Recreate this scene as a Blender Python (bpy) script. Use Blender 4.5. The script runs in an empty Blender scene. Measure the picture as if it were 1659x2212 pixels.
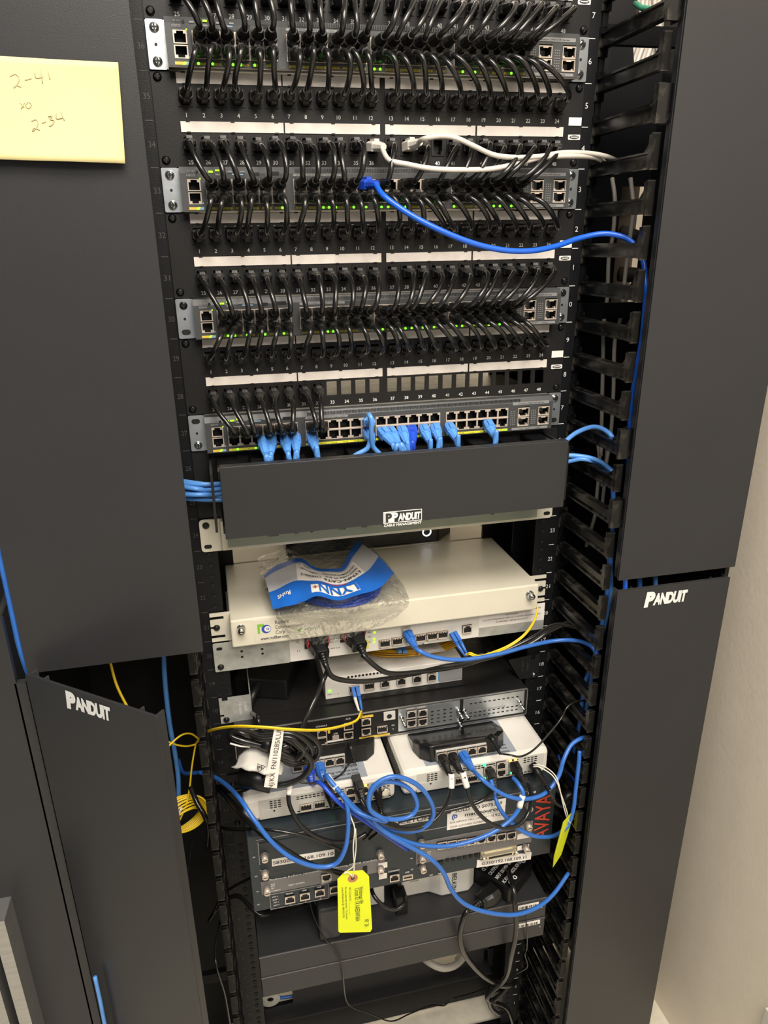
import bpy, math, random
from mathutils import Vector, Matrix
random.seed(7)
R = random.Random(11)

# ------------------------------------------------------------------ camera
U = 0.04445                      # one rack unit; z = 0 is the underside of unit 1
FPX, CX, CY = 1558.9, 798.23, 1129.37
CAM = Vector((-.2123, -.8816, 1.3881))
def _rot():
    r = Vector((.3662, -.2152, -.0573))
    return Matrix.Rotation(r.length, 3, r.normalized())
RM = _rot() @ Matrix(((1, 0, 0), (0, 0, -1), (0, 1, 0)))   # world -> (right, down, forward)
scene = bpy.context.scene
cd = bpy.data.cameras.new('camera'); cam = bpy.data.objects.new('camera', cd)
scene.collection.objects.link(cam)
cd.sensor_fit = 'VERTICAL'; cd.sensor_height = 36.0
cd.lens = FPX / 2212 * 36.0
cd.shift_x = (829.5 - CX) / 2212; cd.shift_y = -(1106 - CY) / 2212
cd.clip_start = .01; cd.clip_end = 30
right, down, fwd = RM[0], RM[1], RM[2]
m3 = Matrix((right, -down, -fwd)).transposed()
cam.matrix_world = Matrix.Translation(CAM) @ m3.to_4x4()
scene.camera = cam

# ------------------------------------------------------------------ world and lamps
w = bpy.data.worlds.new('room_light'); scene.world = w; w.use_nodes = True
bg = w.node_tree.nodes['Background']; bg.inputs[0].default_value = (.80, .88, 1.0, 1); bg.inputs[1].default_value = .22
def area(name, loc, target, sx, sy, power, col):
    l = bpy.data.lights.new(name, 'AREA'); l.shape = 'RECTANGLE'; l.size = sx; l.size_y = sy
    l.energy = power; l.color = col
    o = bpy.data.objects.new(name, l); scene.collection.objects.link(o)
    o.location = loc; o.rotation_euler = (Vector(target) - Vector(loc)).to_track_quat('-Z', 'Y').to_euler()
    return o
area('ceiling_lamp', (-.15, -1.15, 2.65), (.05, -.2, .9), 1.2, .6, 46, (1, .925, .83))
area('ceiling_lamp', (.25, -2.3, 2.65), (.1, 0, .6), 1.2, .6, 50, (1, .925, .83))  # added front fill, stands in for light bounced back by the room
area('ceiling_lamp', (.1, 1.1, 2.65), (.1, .8, 0), 1.2, .5, 14, (1, .925, .83))
scene.view_settings.view_transform = 'Standard'; scene.view_settings.look = 'None'
scene.view_settings.gamma = 1; scene.view_settings.use_curve_mapping = False
scene.view_settings.exposure = 0.0

# ------------------------------------------------------------------ materials
def mat(name, col, rough=.5, metal=0, bump=0, bscale=200, var=0, vscale=20, spec=.5, emit=None, estr=0, dust=0, coat=0, stretch=None):
    m = bpy.data.materials.new(name); m.use_nodes = True
    nt = m.node_tree; b = nt.nodes['Principled BSDF']
    b.inputs['Base Color'].default_value = (*col, 1); b.inputs['Roughness'].default_value = rough
    b.inputs['Metallic'].default_value = metal; b.inputs['Specular IOR Level'].default_value = spec
    if coat: b.inputs['Coat Weight'].default_value = coat
    tc = nt.nodes.new('ShaderNodeTexCoord')
    src = tc.outputs['Object']
    if stretch:
        mp = nt.nodes.new('ShaderNodeMapping'); mp.inputs['Scale'].default_value = stretch
        nt.links.new(src, mp.inputs[0]); src = mp.outputs[0]
    last = None
    if var:
        n = nt.nodes.new('ShaderNodeTexNoise'); n.inputs['Scale'].default_value = vscale; n.inputs['Detail'].default_value = 4
        nt.links.new(src, n.inputs['Vector'])
        r = nt.nodes.new('ShaderNodeMapRange'); r.inputs[1].default_value = .3; r.inputs[2].default_value = .7
        r.inputs[3].default_value = 1 - var; r.inputs[4].default_value = 1 + var
        nt.links.new(n.outputs['Fac'], r.inputs[0])
        mx = nt.nodes.new('ShaderNodeVectorMath'); mx.operation = 'SCALE'; mx.inputs[0].default_value = col
        nt.links.new(r.outputs[0], mx.inputs['Scale']); nt.links.new(mx.outputs[0], b.inputs['Base Color']); last = mx.outputs[0]
    if dust:
        n = nt.nodes.new('ShaderNodeTexNoise'); n.inputs['Scale'].default_value = 55; n.inputs['Detail'].default_value = 6
        nt.links.new(tc.outputs['Object'], n.inputs['Vector'])
        r = nt.nodes.new('ShaderNodeMapRange'); r.inputs[1].default_value = .48; r.inputs[2].default_value = .75; r.inputs[4].default_value = dust
        nt.links.new(n.outputs['Fac'], r.inputs[0])
        mx = nt.nodes.new('ShaderNodeMix'); mx.data_type = 'RGBA'
        mx.inputs['A'].default_value = (*col, 1); mx.inputs['B'].default_value = (.2, .175, .14, 1)
        nt.links.new(r.outputs[0], mx.inputs['Factor']); nt.links.new(mx.outputs['Result'], b.inputs['Base Color'])
    if bump:
        n = nt.nodes.new('ShaderNodeTexNoise'); n.inputs['Scale'].default_value = bscale; n.inputs['Detail'].default_value = 3
        nt.links.new(src, n.inputs['Vector'])
        bp = nt.nodes.new('ShaderNodeBump'); bp.inputs['Strength'].default_value = bump; bp.inputs['Distance'].default_value = .001
        nt.links.new(n.outputs['Fac'], bp.inputs['Height']); nt.links.new(bp.outputs[0], b.inputs['Normal'])
    if emit:
        b.inputs['Emission Color'].default_value = (*emit, 1); b.inputs['Emission Strength'].default_value = estr
    return m
M = {}
M['rackblack'] = mat('rack_black', (.0065, .0068, .0078), .42, spec=.3, bump=.15, bscale=600, var=.15)
M['doorblack'] = mat('door_black', (.026, .026, .0275), .36, spec=.35, bump=.12, bscale=900, var=.06, vscale=6)
M['panel'] = mat('panel_black', (.012, .0115, .0115), .45, spec=.3, bump=.12, bscale=800, var=.1)
M['plastic'] = mat('black_plastic', (.007, .007, .007), .35, spec=.35, var=.2, vscale=60)
M['gloss'] = mat('glossy_black', (.008, .008, .009), .16, var=.1)
M['dusty'] = mat('dusty_black', (.005, .005, .0055), .24, dust=.30, spec=.4)
M['hole'] = mat('dark_recess', (.004, .004, .004), .6, var=.1)
M['cable'] = mat('black_jacket', (.010, .0095, .009), .22, spec=.6, bump=.2, bscale=90, var=.15, vscale=90)
M['plugblack'] = mat('plug_black', (.008, .0078, .0075), .4, bump=.3, bscale=300, dust=.22, spec=.35)
M['white'] = mat('label_white', (.84, .79, .73), .5, var=.05, vscale=40)
M['strip'] = mat('designation_strip', (.86, .79, .72), .28, var=.08, vscale=60, coat=.3)
M['ink'] = mat('ink_white', (.75, .75, .72), .6, var=.03)
M['greyink'] = mat('ink_grey', (.06, .06, .06), .6, var=.03)
M['blackink'] = mat('ink_black', (.03, .03, .03), .6, var=.03)
M['pencil'] = mat('pencil', (.46, .42, .28), .8, var=.1)
M['steel'] = mat('zinc_plated', (.62, .65, .66), .32, .85, bump=.25, bscale=60, var=.12, vscale=40)
M['galv'] = mat('galvanised', (.58, .59, .55), .42, .6, var=.18, vscale=60)
M['screw'] = mat('screw_steel', (.75, .75, .72), .18, 1, var=.1)
M['cisco'] = mat('switch_grey', (.052, .054, .055), .45, bump=.1, bscale=500, var=.06)
M['ciscolight'] = mat('switch_light_grey', (.26, .26, .255), .45, var=.05)
M['tan'] = mat('port_metal', (.62, .53, .44), .35, .35, var=.08)
M['lime'] = mat('lime_led', (.2, .5, .02), .4, emit=(.45, 1, .02), estr=1.3, var=.01)
M['green'] = mat('green_led', (.05, .5, .02), .4, emit=(.12, 1, .02), estr=4.0, var=.01)
M['greenc'] = mat('green_led_cool', (.02, .5, .2), .4, emit=(.02, 1, .25), estr=4.0, var=.01)
M['amber'] = mat('amber_led', (.6, .3, .05), .4, emit=(1, .45, .06), estr=4.0, var=.01)
M['olive'] = mat('port_strip_yellow', (.42, .36, .03), .5, var=.1)  # same yellow as the strip below, with shade put into the colour
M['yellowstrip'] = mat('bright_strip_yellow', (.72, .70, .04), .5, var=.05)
M['oliveblue'] = mat('strip_blue', (.25, .40, .55), .5, var=.05)
M['orange'] = mat('strip_orange', (.70, .50, .06), .5, var=.05)
M['blue'] = mat('blue_jacket', (.032, .145, .50), .3, bump=.1, bscale=80, var=.08, vscale=40)
M['bright'] = mat('bright_blue_jacket', (.012, .11, .62), .3, bump=.1, bscale=80, var=.05, vscale=40)
M['royal'] = mat('royal_blue_jacket', (.018, .075, .55), .3, bump=.1, bscale=80, var=.08, vscale=40)
M['sky'] = mat('light_blue_jacket', (.10, .30, .72), .32, bump=.1, bscale=80, var=.1, vscale=40)
M['yellow'] = mat('yellow_fibre', (.85, .60, .02), .35, var=.05, vscale=60)
M['gold'] = mat('orange_yellow_fibre', (.80, .43, .02), .35, var=.05, vscale=60)
M['whitecable'] = mat('white_jacket', (.62, .57, .50), .35, var=.05, vscale=30)
M['cream'] = mat('cream_paint', (.66, .62, .50), .30, bump=.12, bscale=900, var=.03)
M['creamstrip'] = mat('grey_green_strip', (.30, .34, .27), .35, var=.05)
M['boxwhite'] = mat('white_plastic', (.72, .69, .63), .38, var=.03, vscale=30)
M['boxgrey'] = mat('grey_label', (.30, .33, .37), .4, var=.04)
M['boxpanel'] = mat('grey_panel', (.56, .54, .49), .45, var=.03)
M['avaya'] = mat('slate_paint', (.017, .025, .032), .42, bump=.12, bscale=700, var=.08)
M['modgrey'] = mat('module_grey', (.16, .15, .15), .45, var=.08)
M['red'] = mat('red_print', (.55, .06, .03), .5, var=.05)
M['redtab'] = mat('red_tab', (.45, .02, .03), .35, var=.05)
M['tag'] = mat('fluorescent_tag', (.78, .86, .01), .55, var=.03, emit=(.75, .9, .0), estr=.0)
M['tagring'] = mat('tag_reinforcement', (.50, .20, .10), .6, var=.05)
M['string'] = mat('cotton_string', (.74, .70, .58), .8, var=.08, vscale=300)
M['note'] = mat('yellow_note', (.64, .56, .27), .7, var=.04, vscale=9)
M['lynn'] = mat('print_blue', (.01, .13, .55), .3, var=.05)
M['lynngrey'] = mat('print_silver', (.50, .51, .53), .3, var=.08, vscale=12)
M['brown'] = mat('brown_board', (.07, .05, .035), .6, var=.25, vscale=10)
M['wall'] = mat('wall_paint', (.90, .81, .67), .7, bump=.35, bscale=120, var=.02)
M['floor'] = mat('vinyl_floor', (.80, .74, .60), .4, var=.12, vscale=30, bump=.1)
M['gold_metal'] = mat('brass_contacts', (.62, .56, .42), .3, .7, var=.1)
M['alu'] = mat('brushed_alu', (.42, .42, .41), .35, .8, var=.1, stretch=(1, 1, 12))
M['ring'] = mat('ring_light', (.8, .8, .9), .4, emit=(.85, .88, 1), estr=5.0, var=.01)
M['green_velcro'] = mat('green_wrap', (.02, .25, .13), .7, var=.1)
M['nidblue'] = mat('blue_print', (.05, .25, .5), .4, var=.05)
M['logogreen'] = mat('logo_green', (.20, .48, .04), .5, var=.05)
M['logoblue'] = mat('logo_blue', (.03, .07, .32), .5, var=.05)
def plastic_film():
    m = bpy.data.materials.new('clear_film'); m.use_nodes = True; nt = m.node_tree; nt.nodes.clear()
    out = nt.nodes.new('ShaderNodeOutputMaterial'); mix = nt.nodes.new('ShaderNodeMixShader')
    t = nt.nodes.new('ShaderNodeBsdfTransparent'); t.inputs[0].default_value = (.93, .93, .92, 1)
    g = nt.nodes.new('ShaderNodeBsdfGlossy'); g.inputs['Roughness'].default_value = .13; g.inputs[0].default_value = (.9, .9, .88, 1)
    f = nt.nodes.new('ShaderNodeFresnel'); f.inputs[0].default_value = 1.6
    r = nt.nodes.new('ShaderNodeMapRange'); r.inputs[3].default_value = .0; r.inputs[4].default_value = .45
    n = nt.nodes.new('ShaderNodeTexNoise'); n.inputs['Scale'].default_value = 28; n.inputs['Detail'].default_value = 5; n.inputs['Distortion'].default_value = 1.2
    tc = nt.nodes.new('ShaderNodeTexCoord'); bp = nt.nodes.new('ShaderNodeBump'); bp.inputs['Strength'].default_value = 1; bp.inputs['Distance'].default_value = .0035
    nt.links.new(tc.outputs['Object'], n.inputs['Vector']); nt.links.new(n.outputs['Fac'], bp.inputs['Height'])
    vo = nt.nodes.new('ShaderNodeTexVoronoi'); vo.feature = 'DISTANCE_TO_EDGE'; vo.inputs['Scale'].default_value = 34
    mxv = nt.nodes.new('ShaderNodeMix'); mxv.data_type = 'VECTOR'; mxv.inputs['Factor'].default_value = .06
    nt.links.new(tc.outputs['Object'], mxv.inputs['A']); nt.links.new(n.outputs['Color'], mxv.inputs['B']); nt.links.new(mxv.outputs['Result'], vo.inputs['Vector'])
    b2 = nt.nodes.new('ShaderNodeBump'); b2.inputs['Strength'].default_value = .9; b2.inputs['Distance'].default_value = .010
    nt.links.new(vo.outputs['Distance'], b2.inputs['Height']); nt.links.new(bp.outputs[0], b2.inputs['Normal'])
    nt.links.new(b2.outputs[0], g.inputs['Normal']); nt.links.new(b2.outputs[0], f.inputs['Normal'])
    nt.links.new(f.outputs[0], r.inputs[0]); nt.links.new(r.outputs[0], mix.inputs[0])
    nt.links.new(t.outputs[0], mix.inputs[1]); nt.links.new(g.outputs[0], mix.inputs[2]); nt.links.new(mix.outputs[0], out.inputs[0])
    return m
M['film'] = plastic_film()

# ------------------------------------------------------------------ helpers
def ray(x, y):
    return right * ((x - CX) / FPX) + down * ((y - CY) / FPX) + fwd
def at(x, y, Y=0.0):                    # point of the plane Y = const seen at a photo pixel
    d = ray(x, y); return CAM + d * ((Y - CAM.y) / d.y)
def onz(x, y, z):
    d = ray(x, y); return CAM + d * ((z - CAM.z) / d.z)
def onx(x, y, X):
    d = ray(x, y); return CAM + d * ((X - CAM.x) / d.x)

FC = bpy.data.curves.new('font_source', 'FONT'); FO = bpy.data.objects.new('font_source', FC)
FC.resolution_u = 3
_tc = {}
def glyphs(s, bold=0.0, shear=0.0, cx=1.0):
    k = (s, bold, shear, cx)
    if k not in _tc:
        FC.body = s; FC.offset = bold; FC.shear = shear; FC.space_character = cx; FC.size = 1
        me = FO.to_mesh()
        v = [(p.co.x, p.co.y) for p in me.vertices]; f = [tuple(p.vertices) for p in me.polygons]
        FO.to_mesh_clear()
        if v:
            x0 = min(a for a, b in v); x1 = max(a for a, b in v)
        else: x0 = x1 = 0
        _tc[k] = (v, f, x0, x1)
    return _tc[k]

class MB:
    def __init__(s): s.v = []; s.f = []; s.m = []; s.sm = []
    def add(s, vs, fs, m=0, smooth=False):
        b = len(s.v); s.v += [Vector(p) for p in vs]
        for f in fs: s.f.append(tuple(b + i for i in f)); s.m.append(m); s.sm.append(smooth)
        return s
    def box(s, x0, x1, y0, y1, z0, z1, m=0):
        vs = [(x, y, z) for x in (x0, x1) for y in (y0, y1) for z in (z0, z1)]
        return s.add(vs, [(0, 1, 3, 2), (4, 6, 7, 5), (0, 4, 5, 1), (2, 3, 7, 6), (0, 2, 6, 4), (1, 5, 7, 3)], m)
    def obox(s, o, a, b, c, m=0):          # corner o and three edge vectors
        o, a, b, c = Vector(o), Vector(a), Vector(b), Vector(c)
        vs = [o + a * i + b * j + c * k for i in (0, 1) for j in (0, 1) for k in (0, 1)]
        return s.add(vs, [(0, 1, 3, 2), (4, 6, 7, 5), (0, 4, 5, 1), (2, 3, 7, 6), (0, 2, 6, 4), (1, 5, 7, 3)], m)
    def prism(s, poly, y0, y1, m=0):       # polygon in (x, z), extruded in y
        n = len(poly); vs = [(x, y0, z) for x, z in poly] + [(x, y1, z) for x, z in poly]
        fs = [tuple(range(n)), tuple(reversed(range(n, 2 * n)))] + [(i, (i + 1) % n, n + (i + 1) % n, n + i) for i in range(n)]
        return s.add(vs, fs, m)
    def zprism(s, poly, z0, z1, m=0):      # polygon in (x, y), extruded in z
        n = len(poly); vs = [(x, y, z0) for x, y in poly] + [(x, y, z1) for x, y in poly]
        fs = [tuple(reversed(range(n))), tuple(range(n, 2 * n))] + [(i, (i + 1) % n, n + (i + 1) % n, n + i) for i in range(n)]
        return s.add(vs, fs, m)
    def cyl(s, c, d, r0, r1, h, n=12, m=0, smooth=True):
        c = Vector(c); d = Vector(d).normalized(); q = d.to_track_quat('Z', 'Y')
        ring = [q @ Vector((math.cos(2 * math.pi * i / n), math.sin(2 * math.pi * i / n), 0)) for i in range(n)]
        vs = [c + p * r0 for p in ring] + [c + d * h + p * r1 for p in ring]
        s.add(vs, [(i, (i + 1) % n, n + (i + 1) % n, n + i) for i in range(n)], m, smooth)
        b = len(s.v) - 2 * n
        s.f.append(tuple(b + i for i in reversed(range(n)))); s.m.append(m); s.sm.append(False)
        s.f.append(tuple(b + n + i for i in range(n))); s.m.append(m); s.sm.append(False)
        return s
    def annulus(s, c, d, ri, ro, h, n=16, m=0):
        c = Vector(c); d = Vector(d).normalized(); q = d.to_track_quat('Z', 'Y'); vs = []
        for r, z in ((ri, 0), (ro, 0), (ro, h), (ri, h)):
            vs += [c + d * z + q @ Vector((r * math.cos(2 * math.pi * i / n), r * math.sin(2 * math.pi * i / n), 0)) for i in range(n)]
        fs = []
        for k in range(4):
            for i in range(n):
                a, b2 = k * n, ((k + 1) % 4) * n; fs.append((a + i, a + (i + 1) % n, b2 + (i + 1) % n, b2 + i))
        return s.add(vs, fs, m)
    def tube(s, pts, r, n=8, m=0, closed=False, flat=1.0, up=(0, 0, 1)):
        pts = [Vector(p) for p in pts]; N = len(pts)
        if N < 2: return s
        t = [(pts[min(i + 1, N - 1)] - pts[max(i - 1, 0)]).normalized() for i in range(N)]
        if closed: t = [(pts[(i + 1) % N] - pts[i - 1]).normalized() for i in range(N)]
        up = Vector(up); u = t[0].cross(up)
        if u.length < 1e-3: u = t[0].cross(Vector((1, 0, 0)))
        u.normalize(); vs = []
        for i in range(N):
            u = (u - t[i] * u.dot(t[i])); u = u.normalized() if u.length > 1e-6 else t[i].orthogonal().normalized()
            w_ = t[i].cross(u); ri = r[i] if isinstance(r, (list, tuple)) else r
            for k in range(n):
                a = 2 * math.pi * k / n; vs.append(pts[i] + u * (math.cos(a) * ri * flat) + w_ * (math.sin(a) * ri))
        fs = []
        for i in range(N if closed else N - 1):
            for k in range(n):
                a, b = i * n, ((i + 1) % N) * n; fs.append((a + k, a + (k + 1) % n, b + (k + 1) % n, b + k))
        if not closed: fs += [tuple(reversed(range(n))), tuple((N - 1) * n + k for k in range(n))]
        return s.add(vs, fs, m, True)
    def text(s, txt, o, size, m=0, u=(1, 0, 0), v=(0, 0, 1), align='C', bold=0.0, shear=0.0, width=None, sp=1.0):
        vs, fs, x0, x1 = glyphs(txt, bold, shear, sp)
        if not vs: return s
        u, v, o = Vector(u), Vector(v), Vector(o)
        off = {'L': x0, 'C': (x0 + x1) / 2, 'R': x1}[align]
        sx = size if width is None else width / max(x1 - x0, 1e-6)
        return s.add([o + u * ((a - off) * sx) + v * ((b - .35) * size) for a, b in vs], fs, m)
    def build(s, name, mats, parent=None, origin=None, kind=None, label=None, bevel=0, solid=0, smooth=None, sub=0):
        if parent is not None: org = ORG[parent.name]
        else: org = Vector(origin) if origin is not None else base_of(s.v)
        me = bpy.data.meshes.new(name); me.from_pydata([tuple(p - org) for p in s.v], [], s.f)
        for k in (mats if isinstance(mats, (list, tuple)) else [mats]): me.materials.append(M[k])
        me.polygons.foreach_set('material_index', s.m)
        me.polygons.foreach_set('use_smooth', s.sm if smooth is None else [smooth] * len(s.f)); me.update()
        o = bpy.data.objects.new(name, me); scene.collection.objects.link(o)
        if parent is not None: o.parent = parent
        else: o.location = org
        ORG[o.name] = org.copy()
        if kind: o['kind'] = kind
        if label: o['label'] = label
        if bevel:
            b = o.modifiers.new('edge', 'BEVEL'); b.width = bevel; b.segments = 2; b.limit_method = 'ANGLE'
        if solid:
            b = o.modifiers.new('thick', 'SOLIDIFY'); b.thickness = solid
        return o
ORG = {}
def base_of(vs):
    xs = [p.x for p in vs]; ys = [p.y for p in vs]; zs = [p.z for p in vs]
    return Vector(((min(xs) + max(xs)) / 2, (min(ys) + max(ys)) / 2, min(zs)))
def thing(name, label, cat, loc, group=None):
    o = bpy.data.objects.new(name, None); scene.collection.objects.link(o); o.location = loc
    o.empty_display_size = .02
    ORG[o.name] = Vector(loc); return tag(o, label, cat, group)
def tag(o, label, cat, group=None):
    o['label'] = label; o['category'] = cat
    if group: o['group'] = group
    return o
def inst(name, me, parent, pos, rot=None, label=None):
    o = bpy.data.objects.new(name, me); scene.collection.objects.link(o); o.parent = parent
    o.location = Vector(pos) - ORG[parent.name]
    ORG[o.name] = Vector(pos)
    if rot is not None: o.rotation_mode = 'QUATERNION'; o.rotation_quaternion = rot
    if label: o['label'] = label
    return o
def mesh_only(mb, name, mats):
    me = bpy.data.meshes.new(name); me.from_pydata([tuple(p) for p in mb.v], [], mb.f)
    for k in mats: me.materials.append(M[k])
    me.polygons.foreach_set('material_index', mb.m); me.polygons.foreach_set('use_smooth', mb.sm); me.update(); return me
def spline(pts, seg=6):
    pts = [Vector(p) for p in pts]; P = [pts[0] * 2 - pts[1]] + pts + [pts[-1] * 2 - pts[-2]]; out = []
    for i in range(1, len(P) - 2):
        a, b, c, d = P[i - 1:i + 3]
        for k in range(seg):
            t = k / seg
            out.append(.5 * ((2 * b) + (c - a) * t + (2 * a - 5 * b + 4 * c - d) * t * t + (3 * b - a - 3 * c + d) * t ** 3))
    out.append(pts[-1]); return out
def px(lst): return [at(*p) for p in lst]
def rrect(x0, x1, z0, z1, r, n=4):
    out = []
    for cx_, cz_, a0 in ((x1 - r, z1 - r, 0), (x0 + r, z1 - r, 90), (x0 + r, z0 + r, 180), (x1 - r, z0 + r, 270)):
        for k in range(n + 1):
            a = math.radians(a0 + 90 * k / n); out.append((cx_ + r * math.cos(a), cz_ + r * math.sin(a)))
    return out

# ------------------------------------------------------------------ room
def plane_box(name, *b, m): o = MB().box(*b).build(name, m); o['kind'] = 'structure'; return o
plane_box('floor', -2.2, 2.2, -3.2, 1.2, -.12, -.07, m='floor')
plane_box('wall_back', -2.2, .62, 1.1, 1.16, -.07, 2.75, m='wall')
plane_box('wall_right', .56, .62, -3.2, 1.1, -.07, 2.75, m='wall')
mb = MB(); c = onx(1654, 2185, .56)
mb.box(.553, .56, c.y - .076, c.y - .004, c.z - .10, c.z + .016); mb.box(.5515, .553, c.y - .055, c.y - .025, c.z - .06, c.z - .02, 1)
tag(mb.build('wall_outlet', ['boxwhite', 'boxpanel']), 'white wall plate on the beige wall in the bottom right corner', 'outlet')

# ------------------------------------------------------------------ rack frame
RT = 38.5
rack = thing('equipment_rack', 'black two-post equipment rack holding all the switches and panels', 'rack', (0, .03, -.07))
for sx in (-1, 1):
    mb = MB(); a, b = sorted((sx * .2225, sx * .2575))
    mb.box(a, b, 0, .003, -.03, RT * U)
    a2, b2 = sorted((sx * .2545, sx * .2575)); mb.box(a2, b2, .003, .0775, -.03, RT * U)
    mb.box(a, b, .0775, .0805, -.03, RT * U)
    post = mb.build('post', 'rackblack', rack)
    h = MB()
    for k in range(0, 38):
        for q in (.14, .5, .86):
            for yy, dd in ((-.0002, -1), (.0773, -1)):
                h.cyl((sx * .2326, yy, (k + q) * U), (0, dd, 0), .0030, .0030, .0003, 10, 0)
                h.annulus((sx * .2326, yy, (k + q) * U), (0, dd, 0), .0026, .0036, .0007, 10, 1)
    h.build('tapped_hole', ['hole', 'rackblack'], post, kind='stuff')
    t = MB()
    for k in range(1, 38):
        t.box(*sorted((sx * .2435, sx * .2515)), -.0004, 0, k * U - .0004, k * U + .0004)
        n = k if sx < 0 else k
        s_ = str(n) if (sx < 0 or n < 24) else str(n % 10)
        t.text(s_, (sx * .2475, -.0004, (k - .5) * U), .0085, width=.0068 if len(s_) > 1 else None)
    t.build('unit_numbers', 'greyink' if sx < 0 else 'ink', post)
mb = MB()
mb.box(-.26, .26, -.055, .030, -.068, -.058)
mb.box(-.26, .26, .078, .09, -.055, .045).box(-.26, .26, .0, .012, -.058, -.050)
mb.build('base_angle', 'rackblack', rack, bevel=.001)
mb = MB(); z0, z1 = .9 * U, 8.3 * U; Yb = .075
def hx(a, b): return at(a, b, Yb)
ha, hb, hc = hx(600, 2160), hx(968, 2075), hx(1053, 2070)
xs = [(-.222, ha.x - .028), (ha.x + .028, hb.x - .035), (hb.x + .035, hc.x - .008), (hc.x + .012, .222)]
for a, b in xs: mb.box(a, b, Yb, Yb + .003, z0, z1)
for c_, wd, hgt in ((ha, .056, .04), (hb, .07, .035), (Vector((hc.x + .002, 0, hc.z)), .02, .05)):
    mb.box(c_.x - wd / 2, c_.x + wd / 2, Yb, Yb + .003, z0, c_.z - hgt / 2); mb.box(c_.x - wd / 2, c_.x + wd / 2, Yb, Yb + .003, c_.z + hgt / 2, z1)
mb.box(-.222, .222, Yb - .02, Yb, z0 - .004, z0, 0)
mb.build('blanking_panel', 'doorblack', rack)

# ------------------------------------------------------------------ vertical cable managers
def manager(sx, label):
    x0, x1 = sx * .262, sx * .440
    t = thing('vertical_cable_manager', label, 'cable manager', (sx * .35, .03, -.07))
    mb = MB()
    a, b = sorted((sx * .259, sx * .266)); mb.box(a, b, 0, .012, -.05, 38.5 * U)
    a, b = sorted((sx * .436, sx * .442)); mb.box(a, b, -.13, .16, -.05, 38.5 * U)
    if sx < 0: mb.box(x1 - .02, x0 + .06, .15, .156, -.07, 38.5 * U)
    else:                            # back plate with two cable openings
        mb.box(x0 - .06, .440, .15, .156, -.05, 29.2 * U); mb.box(x0 - .06, .440, .15, .156, 32.8 * U, 34.6 * U)
        mb.box(x0 - .06, .392, .15, .156, 29.2 * U, 32.8 * U)
        mb.prism([(x0 - .06, 34.6 * U), (.436, 34.6 * U), (.436, 36.0 * U), (.400, 36.0 * U), (.391, 36.25 * U), (.387, 36.7 * U), (.387, 38.5 * U), (x0 - .06, 38.5 * U)], .15, .156)
    for k in (5, 13, 21, 29, 36): a, b = sorted((x0, x1)); mb.box(a, b, .02, .03, k * U, k * U + .02)
    mb.build('back_frame', 'rackblack', t)
    # fingers
    def finger(wide):
        f = MB(); L = .126
        f.box(-.0018, .0018, -L, .002, -.0085, .0045)
        f.box(-.005, .005, -L, .004, .0035, .0055); f.box(-.005, .005, -L, .004, -.0100, -.0080)
        f.box(-.006, .006, -.002, .008, -.0180, .012)
        f.box(-.0045 , .0045, -L - .004, -L + .003, -.0105, .0215)
        f.box(-.0045, .0045, -L - .004, -L - .001, -.012, .023)
        if wide:
            f.box(-.006, .010, -L - .007, -L - .003, -.014, .022); f.box(.008, .010, -L - .007, -L + .008, -.014, .022)
        # corner fillets
        f.add([(-.0018, -L + .003, .0055), (-.0018, -L + .015, .0055), (-.0018, -L + .003, .0175), (.0018, -L + .003, .0055), (.0018, -L + .015, .0055), (.0018, -L + .003, .0175)],
              [(0, 1, 2), (5, 4, 3), (1, 4, 5, 2), (0, 3, 4, 1), (0, 2, 5, 3)])
        return mesh_only(f, 'finger', ['dusty'])
    fn, fw = finger(False), finger(True)
    for k in range(0, 39):
        wide = k in (36, 34, 26, 24)
        o = inst('finger', fw if wide else fn, t, (x0, 0, (k + .0) * U))
        if sx < 0: o.scale = (-1, 1, 1)
    return t
mr = manager(1, 'black vertical cable manager with open fingers on the right of the rack')
ml = manager(-1, 'black vertical cable manager behind the note-bearing door on the left')
def door(parent, x0, x1, z0, z1, Y, label, logo=None, openang=0, hinge=None):
    mb = MB(); T = .0035
    def tf(p):
        p = Vector(p)
        if openang: q = p - Vector((hinge, Y, 0)); c_, s_ = math.cos(openang), math.sin(openang); p = Vector((hinge + q.x * c_ - q.y * s_, Y + q.x * s_ + q.y * c_, p.z))
        return p
    mb.prism([(x0, z0), (x1, z0), (x1, z1), (x0, z1)], Y, Y + T)
    for xx in (x0 + .0005, x1 - .003): mb.box(xx, xx + .0025, Y + T, Y + .014, z0, z1)
    for xx in (x0 + .022, x1 - .024): mb.box(xx, xx + .002, Y + T, Y + .010, z0, z1)
    mb.v = [tf(p) for p in mb.v]
    d = mb.build('door', 'doorblack', parent, label=label, bevel=.0006)
    if logo:
        t = MB(); lx, lz, wd = logo
        u = tf((1, Y, 0)) - tf((0, Y, 0))
        t.text('P', tf((lx - wd * .40, Y - .0006, lz + .0003)), .027, u=u, bold=.075, shear=.12, width=.0150)
        t.text('ANDUIT', tf((lx + wd * .085, Y - .0006, lz - .0006)), .0215, u=u, bold=.06, shear=.12, width=wd * .80, sp=.94)
        t.build('lettering', 'ink', d)
    return d
YD = -.14
a = at(1440, 1290, YD)
door(mr, .2725, .4405, .983, 38.4 * U, YD, 'upper right door')
door(mr, .2735, .4365, -.05, .967, YD, 'lower right door bearing white lettering', logo=(a.x, a.z, .062))
door(ml, -.435, -.2485, .957, 38.4 * U, YD, 'upper left door, the one with the yellow note')
o1, o2 = onz(55, 1458, .967), onz(335, 1550, .967); ang = math.atan2(o2.y - o1.y, o2.x - o1.x); wd = (o2 - o1).length
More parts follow.
